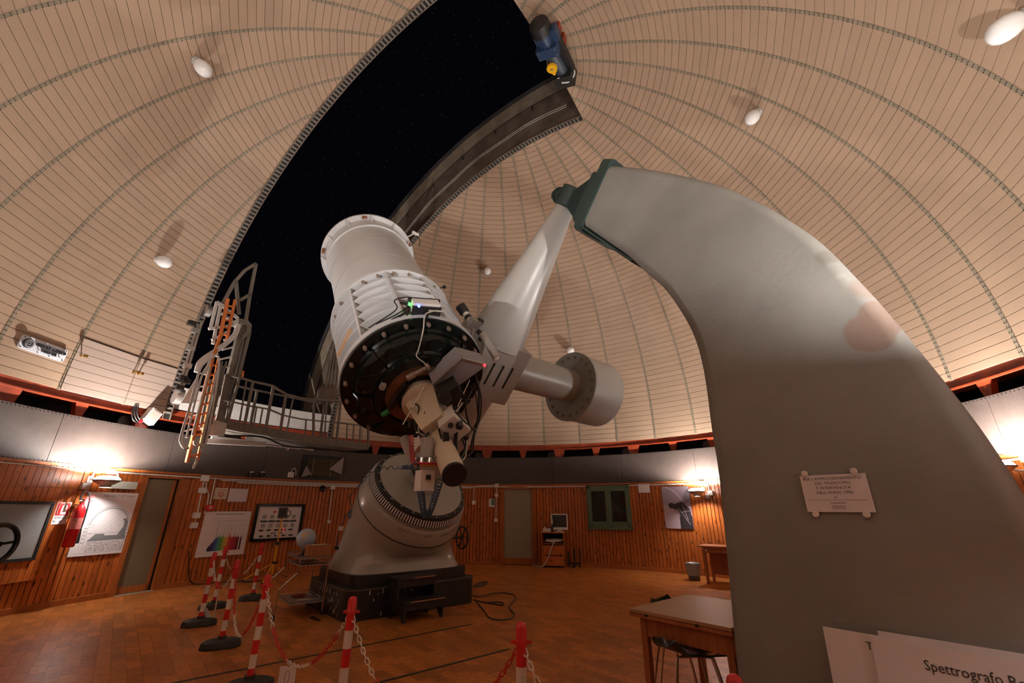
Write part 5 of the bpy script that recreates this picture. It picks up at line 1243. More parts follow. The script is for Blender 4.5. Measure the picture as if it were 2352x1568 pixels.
# --- siren, boxes on the dark wall, louvre
sr_ = thing('wall_siren', on_wall(742, 1122), 'black round siren with white box left of the pedestal', 'siren')
p = on_wall(740, 1122, R - .06); a = az_of(p); n_ = V(-math.cos(a), -math.sin(a), 0)
ob('horn', MB().lathe([(.05, 0), (.06, .03), (.085, .08), (.085, .10), (.03, .06)], p - n_ * .07, n_, 20), M['blackgloss'], sr_, smooth=True)
wall_box('box', 764, 1119, .13, .11, .08, M['white'], sr_); wall_pipe('pipe', [(763, 1122), (755, 1196)], sr_); wall_box('outlet', 755, 1198, .08, .08, .05, M['white'], sr_)
ub = thing('cable_socket', on_wall(669, 1090), 'white socket box with short cable on the dark upper wall', 'socket')
wall_box('box', 668, 1090, .14, .14, .07, M['white'], ub); ob('cable', MB().tube(smooth_path([on_wall(x, y, R - .04) for x, y in ((669, 1084), (672, 1077), (678, 1076), (680, 1084), (679, 1092))]), .009, 5), M['white'], ub)
for x, lab in ((578, 'left of two dark spotlights on the upper wall ledge'), (603, 'right of two dark spotlights on the upper wall ledge')):
    sl_ = thing('spotlight', on_wall(x, 1092, R - .08), lab, 'lamp', 'spotlights on the upper wall')
    p = on_wall(x, 1090, R - .09); ob('body', MB().lathe([(.05, -.06), (.07, 0), (.075, .05), (.03, .06)], p, Z_, 18), M['black'], sl_, smooth=True); ob('base', MB().cyl(p + Z_ * .055, p + Z_ * .075, .05, n=14), M['white'], sl_); ob('stem', MB().beam(p, pol(az_of(p), R + .02, p[2]), .02, .02), M['black'], sl_)
f = wfp((697, 1050), (787, 1050)); hw = f.w / 2; Z0, Z1 = zof(740, 1098), zof(740, 1047)
fn = thing('louvre_heater', f.p(0, Z0), 'dark slatted louvre heater wrapped in clear plastic on the upper wall', 'heater')
ob('case', f.box(-hw, hw, Z0, Z1, .0, .05), M['black'], fn)
for k in range(8): ob('slat', f.box(-hw * .8, hw * .8, Z0 + .08 + k * (Z1 - Z0 - .16) / 8, Z0 + .11 + k * (Z1 - Z0 - .16) / 8, .05, .08), mat('louvre_brass', (.12, .085, .03), .4, metal=.6) if k == 0 else bpy.data.materials['louvre_brass'], fn)
for x in (-hw * .55, hw * .35): ob('bracket', f.box(x, x + .03, Z0 + .03, Z1 - .1, .08, .10), M['frame'], fn)
ob('plastic_sheet', MB().add([f.p(hw * .3, Z0 + .25, .11), f.p(hw * .98, Z0 + .12, .11), f.p(hw, Z1, .11), f.p(hw * .9, Z1 - .02, .13)], [(0, 1, 2, 3)]).add([f.p(-hw, Z0, .11), f.p(-hw * .55, Z0 + .08, .13), f.p(-hw * .85, Z1 - .3, .11)], [(0, 1, 2)]), mat('clear_plastic', (.30, .27, .27), .25), fn)
# --- white fuse box hanging at the ring beam
fx = thing('fuse_box', pol(161.8 * D2R, RD - .10, 3.30), 'tilted white box with printed label hanging on the red ring beam', 'box')
fc_ = on_wall(347, 956, RD - .12); fa_ = az_of(fc_); t_ = V(math.sin(fa_), -math.cos(fa_), 0); n_ = V(-math.cos(fa_), -math.sin(fa_), 0)
tt = unit(t_ - Z_ * .45); uu = unit(Z_ + t_ * .45)
ob('case', MB().box(fc_, (.25, .14, .29), (tt, n_, uu)), M['white'], fx)
ob('label', MB().box(fc_ + n_ * .072 + uu * .02, (.19, .004, .2), (tt, n_, uu)), mat('label_pinkish', (.62, .42, .36), .6, var=.3, scale=50), fx)
ob('lamp', MB().cyl(fc_ - uu * .17 - tt * .10, fc_ - uu * .22 - tt * .10, .035, n=14), M['redgloss'], fx, smooth=True)
ob('bracket', MB().beam(fc_ - n_ * .08, fc_ - n_ * .2, .05, .05), M['black'], fx)
for k in range(3): ob('cable', MB().tube(smooth_path([on_wall(312 + k * 3, 925, RD - .02), on_wall(303 + k * 6, 950, RD - .04), on_wall(310 + k * 8, 968, RD - .05), on_wall(335 + k * 3, 966, RD - .06)]), .013, 6), M['cableblack'], fx)
# --- far wall bits: socket, exit sign, switches
sk = thing('wall_outlet', on_wall(1088, 1150), 'white outlet and pipe left of the green exit sign', 'outlet')
wall_pipe('pipe', [(1141, 1114), (1094, 1117), (1089, 1122), (1088, 1150)], sk); wall_box('outlet', 1088, 1154, .11, .12, .06, M['white'], sk)
sk = thing('light_switch', on_wall(1139, 1160), 'white switch pipe between exit sign and pale door', 'switch')
wall_box('junction_box', 1141, 1115, .13, .12, .07, M['paper2'], sk); wall_pipe('pipe', [(1141, 1115), (1140, 1137), (1139, 1192)], sk); wall_box('switch', 1140, 1137, .10, .09, .05, M['white'], sk); wall_box('switch', 1139, 1194, .10, .10, .05, M['white'], sk)
f = wfp((1123, 1146), (1136, 1146)); hw = f.w / 2; Z0, Z1 = zof(1129, 1164), zof(1129, 1145)
es = thing('exit_sign', f.p(0, Z0), 'small green and white exit sign beside the pale door', 'sign')
ob('plate', f.box(-hw, hw, Z0, Z1, 0, .008), M['paper'], es); ob('green_field', f.box(-hw * .1, hw * .92, Z0 + .06, Z1 - .015, .008, .011), M['exitgreen'], es)
ob('figure', MB().beam(f.p(hw * .25, Z0 + .10, .0125), f.p(hw * .6, Z1 - .06, .0125), .004, .02, f.inn).beam(f.p(hw * .3, Z0 + .17, .0125), f.p(hw * .7, Z0 + .13, .0125), .004, .015, f.inn), M['paper'], es)
# ================================================================ NOTICES ON THE PIER
def pf_(s, z, d=0.0): return mp_(s, -.712 - d, z)
PU = HH; 
pq = thing('pier_notice', pf_(4.76, 1.59), 'white printed notice held by four round magnets on the grey pier', 'notice')
s0, s1, za, zb_ = 4.578, 4.945, 1.585, 1.815
ob('sheet', MB().box(pf_((s0 + s1) / 2, (za + zb_) / 2, .004), (s1 - s0, .004, zb_ - za), (HH, NN, Z_)), M['paper'], pq)
tx = [('PER L\'AMMODERNAMENTO', .205, .0255), ('DEL TELESCOPIO', .176, .0255), ('È INTERVENUTA', .147, .0255), ('NELL\'ANNO 1996', .118, .0255), ('la', .090, .022)]
for b, z, sz in tx: letters('lettering', b, pf_((s0 + s1) / 2 - .005, za + z, .0062), HH, Z_, sz, M['ink'], pq, ext=.0004, xs=1.02)
ob('rule', MB().box(pf_((s0 + s1) / 2, za + .073, .0066), (.32, .001, .0014), (HH, NN, Z_)), M['ink'], pq)
letters('lettering', 'FONDAZIONE', pf_((s0 + s1) / 2, za + .054, .0062), HH, Z_, .014, M['ink'], pq, ext=.0004, xs=.9)
for k in range(3): ob('small_print', MB().box(pf_((s0 + s1) / 2, za + .038 - k * .009, .0066), (.075, .001, .003), (HH, NN, Z_)), M['inkgrey'], pq)
for s, z in ((s0 + .035, zb_ + .012), (s1 - .055, zb_ + .014), (s0 + .045, za - .014), (s1 - .05, za - .012)):
    ob('magnet', MB().lathe([(.018, 0), (.020, .003), (.020, .012), (.015, .016), (.002, .016)], pf_(s, z, .002), -NN, 18), M['whitep'], pq, smooth=True)
# boards leaning at the foot of the pier on a low bench
TBZ = .46
bn = thing('display_bench', mp_(5.15, -1.0, 0), 'low wooden bench in front of the pier carrying the white boards', 'bench')
ob('top', MB().box(mp_(5.15, -.98, TBZ - .02), (1.5, .48, .04), (HH, NN, Z_)), M['tablewood'], bn)
for s in (4.48, 5.82):
    for n_ in (-1.17, -.79): ob('leg', MB().box(mp_(s, n_, (TBZ - .04) / 2), (.05, .05, TBZ - .04), (HH, NN, Z_)), M['tablewood'], bn)
def board_(name, s0, s1, top_, nb, nt, label, th=.012):
    a = mp_((s0 + s1) / 2, nb, TBZ); b = mp_((s0 + s1) / 2, nt, top_); up = unit(b - a); L = np.linalg.norm(b - a); nr = unit(np.cross(HH, up)); nr = nr if nr @ NN < 0 else -nr
    o = thing(name, a, label, 'board', 'display boards at the pier'); ob('panel', MB().box((a + b) / 2, (s1 - s0, L, th), (HH, up, nr)), M['paper'], o)
    return o, a, b, up, nr
o3 = board_('display_board', 4.80, 5.62, .950, -.775, -.735, 'rearmost white board, its edge showing above the lettered one', .010)
o1, a, b, up, nr = board_('display_board', 4.53, 5.0, .928, -.805, -.755, 'left white board partly covered by the lettered board', .010)
letters('lettering', 'T', on_plane(1997, 1484, b + nr * .006, nr), HH, up, .055, M['ink'], o1, ext=.0005)
o2, a, b, up, nr = board_('display_board', 4.765, 5.70, .925, -.825, -.772, 'front white board with printed black lettering at the lower right', .010)
lp = on_plane(2122, 1527, b + nr * .0065, nr)
letters('lettering', 'Spettrografo Boller & Chivens', lp, HH, up, .066, M['ink'], o2, align='LEFT', ext=.0005, xs=.86)

# ================================================================ BARRIER POSTS AND CHAINS
random.seed(2)
def post_at(x, y, rz, label):
    p = thing('barrier_post', V(x, y, 0), label, 'barrier post', 'red and white barrier posts')
    c, s = math.cos(rz), math.sin(rz); e1, e2 = V(c, s, 0), V(-s, c, 0); o = V(x, y, 0)
    def hexr(l, w_, z): return [o + e1 * a * l + e2 * b * w_ + Z_ * z for a, b in ((1, .35), (.62, 1), (-.62, 1), (-1, .35), (-1, -.35), (-.62, -1), (.62, -1), (1, -.35))]
    ob('base', MB().loft([hexr(.215, .115, 0), hexr(.22, .12, .02), hexr(.21, .112, .07), hexr(.15, .075, .095)]), M['rubber'], p)
    ob('socket', MB().cyl(o + Z_ * .09, o + Z_ * .125, .048, n=14), M['rubber'], p)
    zs_ = [.12, .18, .295, .41, .525, .64, .755, .945]
    for k in range(7):
        ob('red_band' if k % 2 == 0 else 'white_band', MB().cyl(o + Z_ * zs_[k], o + Z_ * zs_[k + 1], .031, n=20, cap=True), M['redp' if k % 2 == 0 else 'whitep'], p, smooth=True)
    ob('cap', MB().lathe([(.035, .86), (.035, .885), (.0325, .89), (.0325, .945), (.028, .962), (.015, .972), (.002, .974)], o, Z_, 16), M['redp'], p, smooth=True)
    ob('hook', MB().box(o + Z_ * .872, (.12, .014, .016)).box(o + Z_ * .872, (.014, .12, .016)), M['redp'], p)
    return V(x, y, .872)
fl = lambda x, y: on_floor(x, y, .97)
PS = [((-4.55, 7.36), .45, 'red and white barrier post on a black base, nearest to the spectrum poster'), ((-5.10, 8.53), .9, 'red and white barrier post half hidden just behind the one by the poster'), ((-3.58, 6.31), .5, 'red and white barrier post with its whole black base in front, left of the trolley'),
      ((-4.84, 9.25), .3, 'farthest red and white barrier post below the control panel'), (tuple(fl(617, 1319)[:2]), .5, 'tall looking barrier post cut by the frame, in front of the trolley'), (tuple(fl(811, 1370)[:2]), .4, 'barrier post with chains in front of the pedestal plinth'),
      (tuple(fl(1197, 1429)[:2]), .2, 'barrier post at the bottom centre of the picture'), (tuple(fl(1685, 1550)[:2]), .3, 'barrier post of which only the red tip shows beside the pier')]
TP_ = [post_at(*xy, rz, lab) for xy, rz, lab in PS]
LK = []
for nm, mt in (('red', M['redp']), ('white', M['whitep'])):
    mb = MB(); pts = []
    for i in range(14):
        a = 2 * math.pi * i / 14; pts.append(V(.0115 * math.copysign(1, math.cos(a)) + .0120 * math.cos(a), .0120 * math.sin(a), 0))
    mb.tube(pts, .0040, 6, True); me = bpy.data.meshes.new('link_' + nm); me.from_pydata([tuple(v) for v in mb.v], [], mb.f); me.materials.append(mt); me.shade_smooth(); LK.append(me)
def chain(a, b, sag, label, sec, first=0):
    a = np.asarray(a); b = np.asarray(b)
    pts = [a + (b - a) * t_ - Z_ * (4 * sag * t_ * (1 - t_)) for t_ in np.linspace(0, 1, 200)]
    lo = min(p[2] for p in pts); cum = [0]
    for p, q_ in zip(pts[:-1], pts[1:]): cum.append(cum[-1] + np.linalg.norm(q_ - p))
    o = thing('barrier_chain', (a + b) / 2 * V(1, 1, 0) + Z_ * lo, label, 'chain', 'plastic barrier chains')
    n = int(cum[-1] / .038)
    for k in range(n):
        s = cum[-1] * (k + .5) / n; i = min(int(np.searchsorted(cum, s)), 199) - 1; p = pts[i]; d = unit(pts[min(i + 2, 199)] - pts[max(i - 1, 0)]); u = perp(d)[0]; v = np.cross(d, u)
        if k % 2: u, v = (u + v) / math.sqrt(2), (v - u) / math.sqrt(2)
        else: u, v = (u - v) / math.sqrt(2), (v + u) / math.sqrt(2)
        c = bpy.data.objects.new('link', LK[(int(k / sec) + first) % 2]); scene.collection.objects.link(c); c.parent = o; q_ = p - WO[o]
        M4 = Matrix.Identity(4)
        for r in range(3): M4[r][0], M4[r][1], M4[r][2], M4[r][3] = d[r], u[r], v[r], q_[r]
        c.matrix_local = M4
    return pts
chain(TP_[0], TP_[2], .30, 'red and white chain between the two posts nearest the poster and trolley', 13, 1)
chain(TP_[1], TP_[3], .42, 'red and white chain hanging from the farthest post', 9, 1)
chain(TP_[2], TP_[4], .58, 'red and white chain sagging low left of the trolley legs', 17, 0)
pts = chain(TP_[4], TP_[5], .50, 'red and white chain carrying the paper tag', 12, 1)
chain(TP_[5], TP_[6], .55, 'chain leaving the plinth post towards the bottom centre post', 13, 1)
chain(TP_[6], TP_[7], .45, 'white chain falling to the right of the bottom centre post', 30, 1)
tgp_ = pts[92]; 
tg = thing('paper_tag', tgp_ - Z_ * .30, 'white paper tag with a drawn oval hanging on the chain at the bottom', 'tag')
e1 = unit(V(.97, .24, 0)); tn = unit(np.cross(e1, Z_)); tn = tn if tn @ (O - tgp_) > 0 else -tn
ob('sheet', MB().box(tgp_ - Z_ * .14 + tn * .008, (.13, .002, .24), (e1, tn, Z_)), M['paper'], tg)
ob('oval', MB().tube([tgp_ - Z_ * (.10) + tn * .010 + e1 * .018 * math.cos(t_) + Z_ * .045 * math.sin(t_) for t_ in np.linspace(0, 6.28, 20)], .0018, 4), mat('tag_red', (.22, .03, .06), .6), tg)
ob('string', MB().tube([tgp_ + V(0, 0, .005), tgp_ - Z_ * .03 + tn * .009], .003, 4), M['ink'], tg)
tg2 = thing('paper_tag', V(-4.45, 7.33, .06), 'curled white paper strip hanging near the floor from the post by the poster', 'tag')
sq = [on_plane(x, y, V(-4.50, 7.42, 0), V(0, 1, 0)) for x, y in ((467, 1396), (476, 1396), (491, 1425), (472, 1431))]
ob('sheet', MB().add(sq + [p + V(0, .003, 0) for p in sq], [(0, 1, 2, 3), (7, 6, 5, 4), (0, 4, 5, 1), (1, 5, 6, 2), (2, 6, 7, 3), (3, 7, 4, 0)]), M['paper'], tg2)
ob('ribbon', MB().add([on_plane(x, y, V(-4.50, 7.42, 0), V(0, 1, 0)) for x, y in ((501, 1352), (504, 1352), (493, 1418), (489, 1420))], [(0, 1, 2, 3)]), M['paper2'], tg2)
cp0 = TP_[0]; cpp = on_plane(472, 1396, V(-4.50, 7.42, 0), V(0, 1, 0)); chain(cp0 - V(.02, 0, 0), cpp, .02, 'short white chain hanging down the post by the poster to a paper strip', 12, 0)

# ================================================================ WORK LIGHT ON TRIPOD
def over(base, px, py):
    d = ray(px, py); t_ = (base[1] - O[1]) / d[1]; return O + d * t_
tb_ = V(-5.72, 11.62, 0); tr = thing('tripod_worklight', tb_, 'floodlight on a yellow tripod stand in front of the control panel', 'work light')
topp = V(tb_[0], tb_[1], over(tb_, 650, 1190)[2])
joint = V(tb_[0], tb_[1], over(tb_, 628, 1292)[2])
ob('upper_pole', MB().cyl(V(tb_[0], tb_[1], joint[2] + .35), topp, .017, n=10), M['yellowm'], tr, smooth=True); ob('lower_pole', MB().cyl(joint - Z_ * .25, joint + Z_ * .4, .024, n=10), M['yellowm'], tr, smooth=True)
for z in (.42, 0.0): ob('clamp', MB().cyl(joint + Z_ * (z - .03), joint + Z_ * (z + .03), .045, n=12), M['black'], tr, smooth=True)
for a in (3.3, 4.9, 1.45):
    e = tb_ + V(math.cos(a) * .62, math.sin(a) * .62, .02); ob('leg', MB().cyl(joint, e, .014, n=8), M['yellowm'], tr); ob('foot', MB().sphere(e, .024, 8, 6), M['black'], tr)
hd_ = unit(V(.35, -.93, -.05)); hs_ = unit(np.cross(hd_, Z_)); hc_ = topp + Z_ * .13
ob('bracket', MB().beam(topp, topp + Z_ * .05, .05, .05), M['black'], tr)
fl_ = ob('flood_case', MB().box(hc_, (.20, .10, .24), (hs_, hd_, Z_)), M['black'], tr)
ob('reflector', MB().loft([[hc_ + hd_ * .052 + hs_ * x * .085 + Z_ * y * .10 for x, y in ((-1, -1), (1, -1), (1, 1), (-1, 1))], [hc_ + hd_ * .03 + hs_ * x * .03 + Z_ * y * .03 for x, y in ((-1, -1), (1, -1), (1, 1), (-1, 1))]], False, True), M['bolt'], fl_)
ob('handle', MB().tube(smooth_path([hc_ - hs_ * .1 + Z_ * .06, hc_ - hs_ * .17 + Z_ * .02, hc_ - hs_ * .16 - Z_ * .08, hc_ - hs_ * .1 - Z_ * .1]), .01, 6), M['black'], tr)
# ================================================================ TROLLEY WITH GLOBE AND BOX
FR = V(-3.05, 8.07, 0); c1_ = unit(V(-.60, .80, 0)); c2v = unit(V(-.80, -.60, 0)); Lc, Wc = .98, .46; ZT_ = .84
ct = thing('trolley', FR + c1_ * Lc / 2 + c2v * Wc / 2, 'chrome instrument trolley with bent legs beside the pedestal', 'trolley')
def ctp(a, b, z): return FR + c1_ * a * Lc + c2v * b * Wc + Z_ * z
for nm, z in (('top_shelf', ZT_), ('drawer_tray', ZT_ - .10), ('bottom_shelf', .20)):
    e = .0 if z > .5 else .06
    ob(nm, MB().loft([[ctp(a, b + (.12 if z < .5 and b else 0), z + dz) for a, b in ((0, 0), (1, 0), (1, 1), (0, 1))] for dz in (-.012, 0)]), M['steel'], ct)
    rail = [ctp(a, b + (.12 if z < .5 and b else 0), z + .035) for a, b in ((0, 0), (1, 0), (1, 1), (0, 1))]
    ob('shelf_rail', MB().tube(rail, .006, 5, True), M['chrome'], ct)
for a in (.02, .98):
    ob('leg', MB().tube([ctp(a, 0, ZT_ + .05), ctp(a, 0, .07)], .013, 8), M['chrome'], ct)
    ob('leg', MB().tube(smooth_path([ctp(a, 1, ZT_ + .05), ctp(a, 1, .66), ctp(a, 1.08, .60), ctp(a, 1.45, .44), ctp(a, 1.52, .38), ctp(a, 1.55, .07)], 4), .013, 8), M['chrome'], ct, smooth=True)
    for b in (0, 1.55):
        c = ctp(a, b, .04); ob('castor', MB().cyl(c - c2v * .018, c + c2v * .018, .04, n=14), M['rubber'], ct, smooth=True)
gb_ = ctp(.50, .66, ZT_ + .002); gg = thing('desk_globe', gb_, 'small earth globe on a black stand on the trolley', 'globe')
gc = gb_ + Z_ * .265; gax = unit(V(.35, .1, .93))
ob('stand', MB().lathe([(.10, 0), (.10, .012), (.05, .03), (.02, .06), (.016, .10)], gb_, Z_, 20), M['black'], gg, smooth=True)
ob('axis_pin', MB().cyl(gb_ + Z_ * .09, gc - gax * .155, .014, n=8), M['chrome'], gg)
ball = ob('sphere', MB().sphere(gc, .162, 28, 18), M['ocean'], gg, smooth=True)
tocam = unit(O - gc); e_r = unit(np.cross(tocam, Z_)); e_u = np.cross(e_r, tocam); e_r = -e_r if e_r[0] < 0 else e_r
def cont(name, pts):
    P_ = [gc + .1645 * unit(tocam * math.sqrt(max(.02, 1 - x * x - y * y)) + e_r * x + e_u * y) for x, y in pts]; c = gc + .1648 * unit(sum(P_) / len(P_) - gc); n = len(P_)
    ob(name, MB().add([c] + P_, [(0, i + 1, (i + 1) % n + 1) for i in range(n)]), M['land'], ball)
cont('continent', [(-.50, .50), (-.30, .62), (-.05, .58), (.05, .45), (-.05, .20), (-.22, -.15), (-.32, -.12), (-.30, .10), (-.48, .22)])
cont('continent', [(-.45, .66), (.0, .66), (.45, .55), (.70, .35), (.5, .30), (.35, .45), (.1, .52), (-.1, .62), (-.3, .66)])
cont('continent', [(-.1, .82), (.3, .75), (.5, .6), (.2, .68), (-.2, .74)])
bxw = thing('wooden_box', ctp(.14, .38, ZT_ + .002), 'small wooden box with finger slot on the trolley', 'box')
bc = ctp(.14, .38, ZT_ + .09); 
ob('carcass', MB().box(bc, (.22, .36, .17), (c1_, c2v, Z_)), M['boxwood'], bxw); ob('lid', MB().box(bc + Z_ * .09, (.23, .37, .012), (c1_, c2v, Z_)), M['boxwood'], bxw); ob('slot', MB().box(bc + c2v * .181, (.025, .004, .05), (c1_, c2v, Z_)), M['dark'], bxw)
ob('note', MB().box(bc + Z_ * .099 - c1_ * .01, (.15, .22, .004), (c1_, c2v, Z_)), M['paper2'], bxw)
o = MB().box(ctp(.25, .5, .205), (.10, .22, .006), (c1_, c2v, Z_)); tagged(ob('paper_sheet', o, M['paper2']), 'loose paper on the lower trolley shelf', 'paper')
o = MB().loft([[ctp(.62, .55, .206) + c1_ * x * .05 + c2v * y * .10 + Z_ * z for x, y in ((-1, -1), (1, -.8), (1, 1), (-1, .8))] for z in (0, .03)]); tagged(ob('red_pouch', o, mat('dull_red', (.22, .03, .02), .6)), 'dull red pouch on the lower trolley shelf', 'pouch')
# ================================================================ STEP STOOL AT THE PLINTH
so_ = mp_(-1.40, -.18, 0); ss = thing('step_stool', so_, 'worn black two step wooden stool in front of the plinth', 'stool')
def sp3(a, b, z): return mp_(-1.655 + a, -.22 + b, z)
bwood = mat('worn_black_paint', (.016, .015, .014), .5, var=.5, scale=9); edg = mat('bare_wood_edge', (.42, .20, .09), .7, var=.4, scale=40)
for b in (-.33, .33):
    ob('side_panel', MB().prism([(.0, 0), (.10, 0), (.16, .10), (.42, .10), (.50, 0), (.56, 0), (.56, .25), (.30, .25), (.28, .54), (0, .54)], sp3(0, b - .015, 0), HH, Z_, -.03), bwood, ss)
ob('upper_tread', MB().box(sp3(.15, 0, .555), (.34, .74, .035), (HH, NN, Z_)), bwood, ss); ob('lower_tread', MB().box(sp3(.43, 0, .265), (.32, .74, .035), (HH, NN, Z_)), bwood, ss)
ob('riser', MB().box(sp3(.27, 0, .48), (.025, .63, .10), (HH, NN, Z_)), bwood, ss); ob('apron', MB().box(sp3(.55, 0, .20), (.025, .63, .10), (HH, NN, Z_)), bwood, ss)
ob('worn_edge', MB().box(sp3(.588, .05, .272), (.008, .60, .014), (HH, NN, Z_)), edg, ss); ob('worn_edge', MB().box(sp3(.318, .12, .562), (.008, .40, .014), (HH, NN, Z_)), edg, ss)
# ================================================================ CABLES ON THE FLOOR
def floor_cable(name, pts, r, mt, label):
    return tagged(ob(name, MB().tube(smooth_path([on_floor(x, y, r) for x, y in pts], 6), r, 6), mt, smooth=True), label, 'cable')
greyc = mat('cable_grey', (.06, .05, .042), .5)
floor_cable('floor_cable', [(1088, 1377), (1120, 1384), (1155, 1389), (1150, 1382), (1115, 1383), (1095, 1380), (1112, 1402), (1128, 1420), (1165, 1422), (1182, 1412), (1170, 1393), (1184, 1375), (1178, 1365), (1145, 1361), (1100, 1369), (1086, 1367)], .011, greyc, 'grey cable looped on the floor right of the plinth')
floor_cable('floor_cable', [(1086, 1348), (1100, 1344), (1118, 1340), (1110, 1345), (1090, 1346), (1105, 1336), (1120, 1336), (1096, 1341), (1088, 1345)], .010, greyc, 'small coil of grey cable beside the plinth corner')
floor_cable('floor_cable', [(1230, 1297), (1245, 1301), (1255, 1301), (1262, 1297)], .016, M['offwhite'], 'white cable on the floor under the computer cabinet') if False else None
ob_ = MB().tube(smooth_path([on_wall(435, 1265, R - .03), on_wall(433, 1310, R - .03), on_wall(437, 1333, R - .04), on_floor(455, 1341, .012), on_floor(520, 1336, .012), on_floor(580, 1334, .012), V(-6.2, 11.3, .012), V(-5.85, 11.5, .012)], 5), .011, 6)
tagged(ob('power_lead', ob_, M['cableblack'], smooth=True), 'black power lead trailing from the left wall to the tripod', 'cable')
tagged(ob('black_rag', MB().loft([[on_floor(x, y, z) for x, y in ((710, 1416), (722, 1414), (738, 1424), (728, 1422))] for z in (.001, .02)]), M['black']), 'small black rag on the floor below the trolley', 'rag')
# ================================================================ COMPUTER CABINET BY THE FAR WALL
cf = WF(wall_az(1251, 1300), wall_az(1302, 1300), .05); hw = cf.w / 2; Dp = .42; ZC = .92
cab = thing('computer_cabinet', cf.p(0, 0, Dp / 2), 'small wooden cabinet with open shelf under the computer monitor', 'cabinet')
for x in (-hw, hw - .02): ob('side', cf.box(x, x + .02, 0, ZC, 0, Dp), M['board'], cab)
ob('top', cf.box(-hw - .02, hw + .02, ZC, ZC + .03, -.01, Dp + .02), M['board'], cab); ob('back', cf.box(-hw, hw, 0, ZC, 0, .02), M['dark'], cab); ob('shelf', cf.box(-hw + .02, hw - .02, .62, .64, .02, Dp), M['board'], cab)
for k in range(2): ob('drawer_front', cf.box(-hw + .025, hw - .025, .05 + k * .28, .05 + k * .28 + .26, Dp - .02, Dp + .005), M['board'], cab)
mn = thing('monitor', cf.p(.10, ZC + .03, Dp / 2), 'white framed monitor with dark screen on the small cabinet', 'monitor')
mz = ZC + .09
for a in ((-.06, .45, mz + .42, mz + .45), (-.06, .45, mz, mz + .07), (-.06, -.025, mz, mz + .45), (.415, .45, mz, mz + .45)): ob('bezel', cf.box(*a, .20, .24), M['white'], mn)
ob('screen', cf.box(-.03, .42, mz + .06, mz + .43, .19, .225), M['screen'], mn); ob('stand', cf.box(.12, .27, ZC + .03, mz + .02, .14, .26), M['lframe'], mn); ob('foot', cf.box(.05, .34, ZC + .03, ZC + .05, .08, .34), M['lframe'], mn)
tl3 = thing('desk_telephone', cf.p(-.2, ZC + .03, .2), 'pale telephone and pen pot left of the monitor', 'telephone')
ob('body', cf.box(-hw + .02, -.08, ZC + .032, ZC + .12, .08, .26), M['white'], tl3); ob('handset', cf.box(-hw + .04, -hw + .10, ZC + .12, ZC + .16, .08, .26), M['paper2'], tl3)
bl = thing('black_bottle', cf.p(-.02, ZC + .03, .30), 'black bottle with white label in front of the monitor', 'bottle')
pb = cf.p(-.02, ZC + .031, .31); ob('body', MB().lathe([(.035, 0), (.035, .14), (.02, .18), (.02, .22)], pb, Z_, 14), M['black'], bl, smooth=True); ob('white_card', cf.box(-.045, .005, ZC + .22, ZC + .38, .30, .31), M['paper2'], bl)
pr = thing('cable_bundle', cf.p(0, .645, .25), 'rolled white cables stuffed in the cabinet shelf', 'cables')
for k in range(5): ob('coil', MB().tube([cf.p(.01 * k + (hw - .09) * math.cos(t_), .69 + .012 * k + .012 * math.sin(3 * t_), .25 + .10 * math.sin(t_)) for t_ in np.linspace(0, 6.0, 22)], .013, 5), M['paper2' if k % 2 else 'white'], pr)
dro = MB().tube(smooth_path([cf.p(.05, .69, Dp - .02), cf.p(0, .60, Dp + .04), cf.p(-.12, .30, Dp + .06), cf.p(-.28, .05, Dp + .02), cf.p(-.42, .016, Dp - .05), cf.p(-.62, .016, .12), cf.p(-.68, .05, .02)], 6), .018, 6)
ob('hanging_cable', dro, M['offwhite'], pr, smooth=True)
bs_ = thing('metal_stand', cf.p(hw + .25, 0, .25), 'black metal frame stand on the floor right of the cabinet', 'stand')
for x in (hw + .08, hw + .25, hw + .40): ob('upright', cf.box(x, x + .04, 0, .50 if x > hw + .1 else .42, .20, .24), M['black'], bs_)
ob('cross_bar', cf.box(hw + .08, hw + .44, .08, .13, .20, .24), M['black'], bs_); ob('cross_bar', cf.box(hw + .20, hw + .24, 0, .03, .05, .40), M['black'], bs_)
# ================================================================ FAR TABLE, BIN
ft = V(4.52, 11.24, 0); e1 = unit(V(.75, -.66, 0)) if False else unit(V(.80, -.60, 0)); e2 = unit(V(.60, .80, 0))
tbf = thing('side_table', ft + e1 * .6 + e2 * .3, 'wooden writing table against the far wall beside the pier', 'table')
ft2 = ft - e1 * .12 - e2 * .05
ob('top', MB().box(ft2 + e1 * .75 + e2 * .34 + Z_ * .785, (1.5, .68, .03), (e1, e2, Z_)), M['tablewood'], tbf)
ob('apron', MB().box(ft2 + e1 * .75 + e2 * .08 + Z_ * .71, (1.32, .02, .12), (e1, e2, Z_)), M['tablewood'], tbf)
for a in (.12, 1.38):
    for b in (.07, .61): ob('leg', MB().box(ft2 + e1 * a + e2 * b + Z_ * .385, (.055, .055, .77), (e1, e2, Z_)), M['tablewood'], tbf)
ob('panel', MB().box(ft2 + e1 * .75 + e2 * .60 + Z_ * .45, (1.25, .02, .6), (e1, e2, Z_)), M['tablewood'], tbf); ob('tag', MB().box(ft2 + e1 * .17 + e2 * .065 + Z_ * .70, (.05, .004, .04), (e1, e2, Z_)), M['paper'], tbf)
bp_ = V(4.45, 11.86, 0); bn_ = thing('waste_bin', bp_, 'grey waste bin lined with a shiny plastic bag by the far table', 'bin')
ob('bucket', MB().lathe([(.125, 0), (.13, .02), (.16, .30), (.15, .30), (.12, .03), (.001, .03)], bp_, Z_, 28, True, False), mat('bin_grey', (.08, .08, .085), .4), bn_, smooth=True)
random.seed(9); rg = []
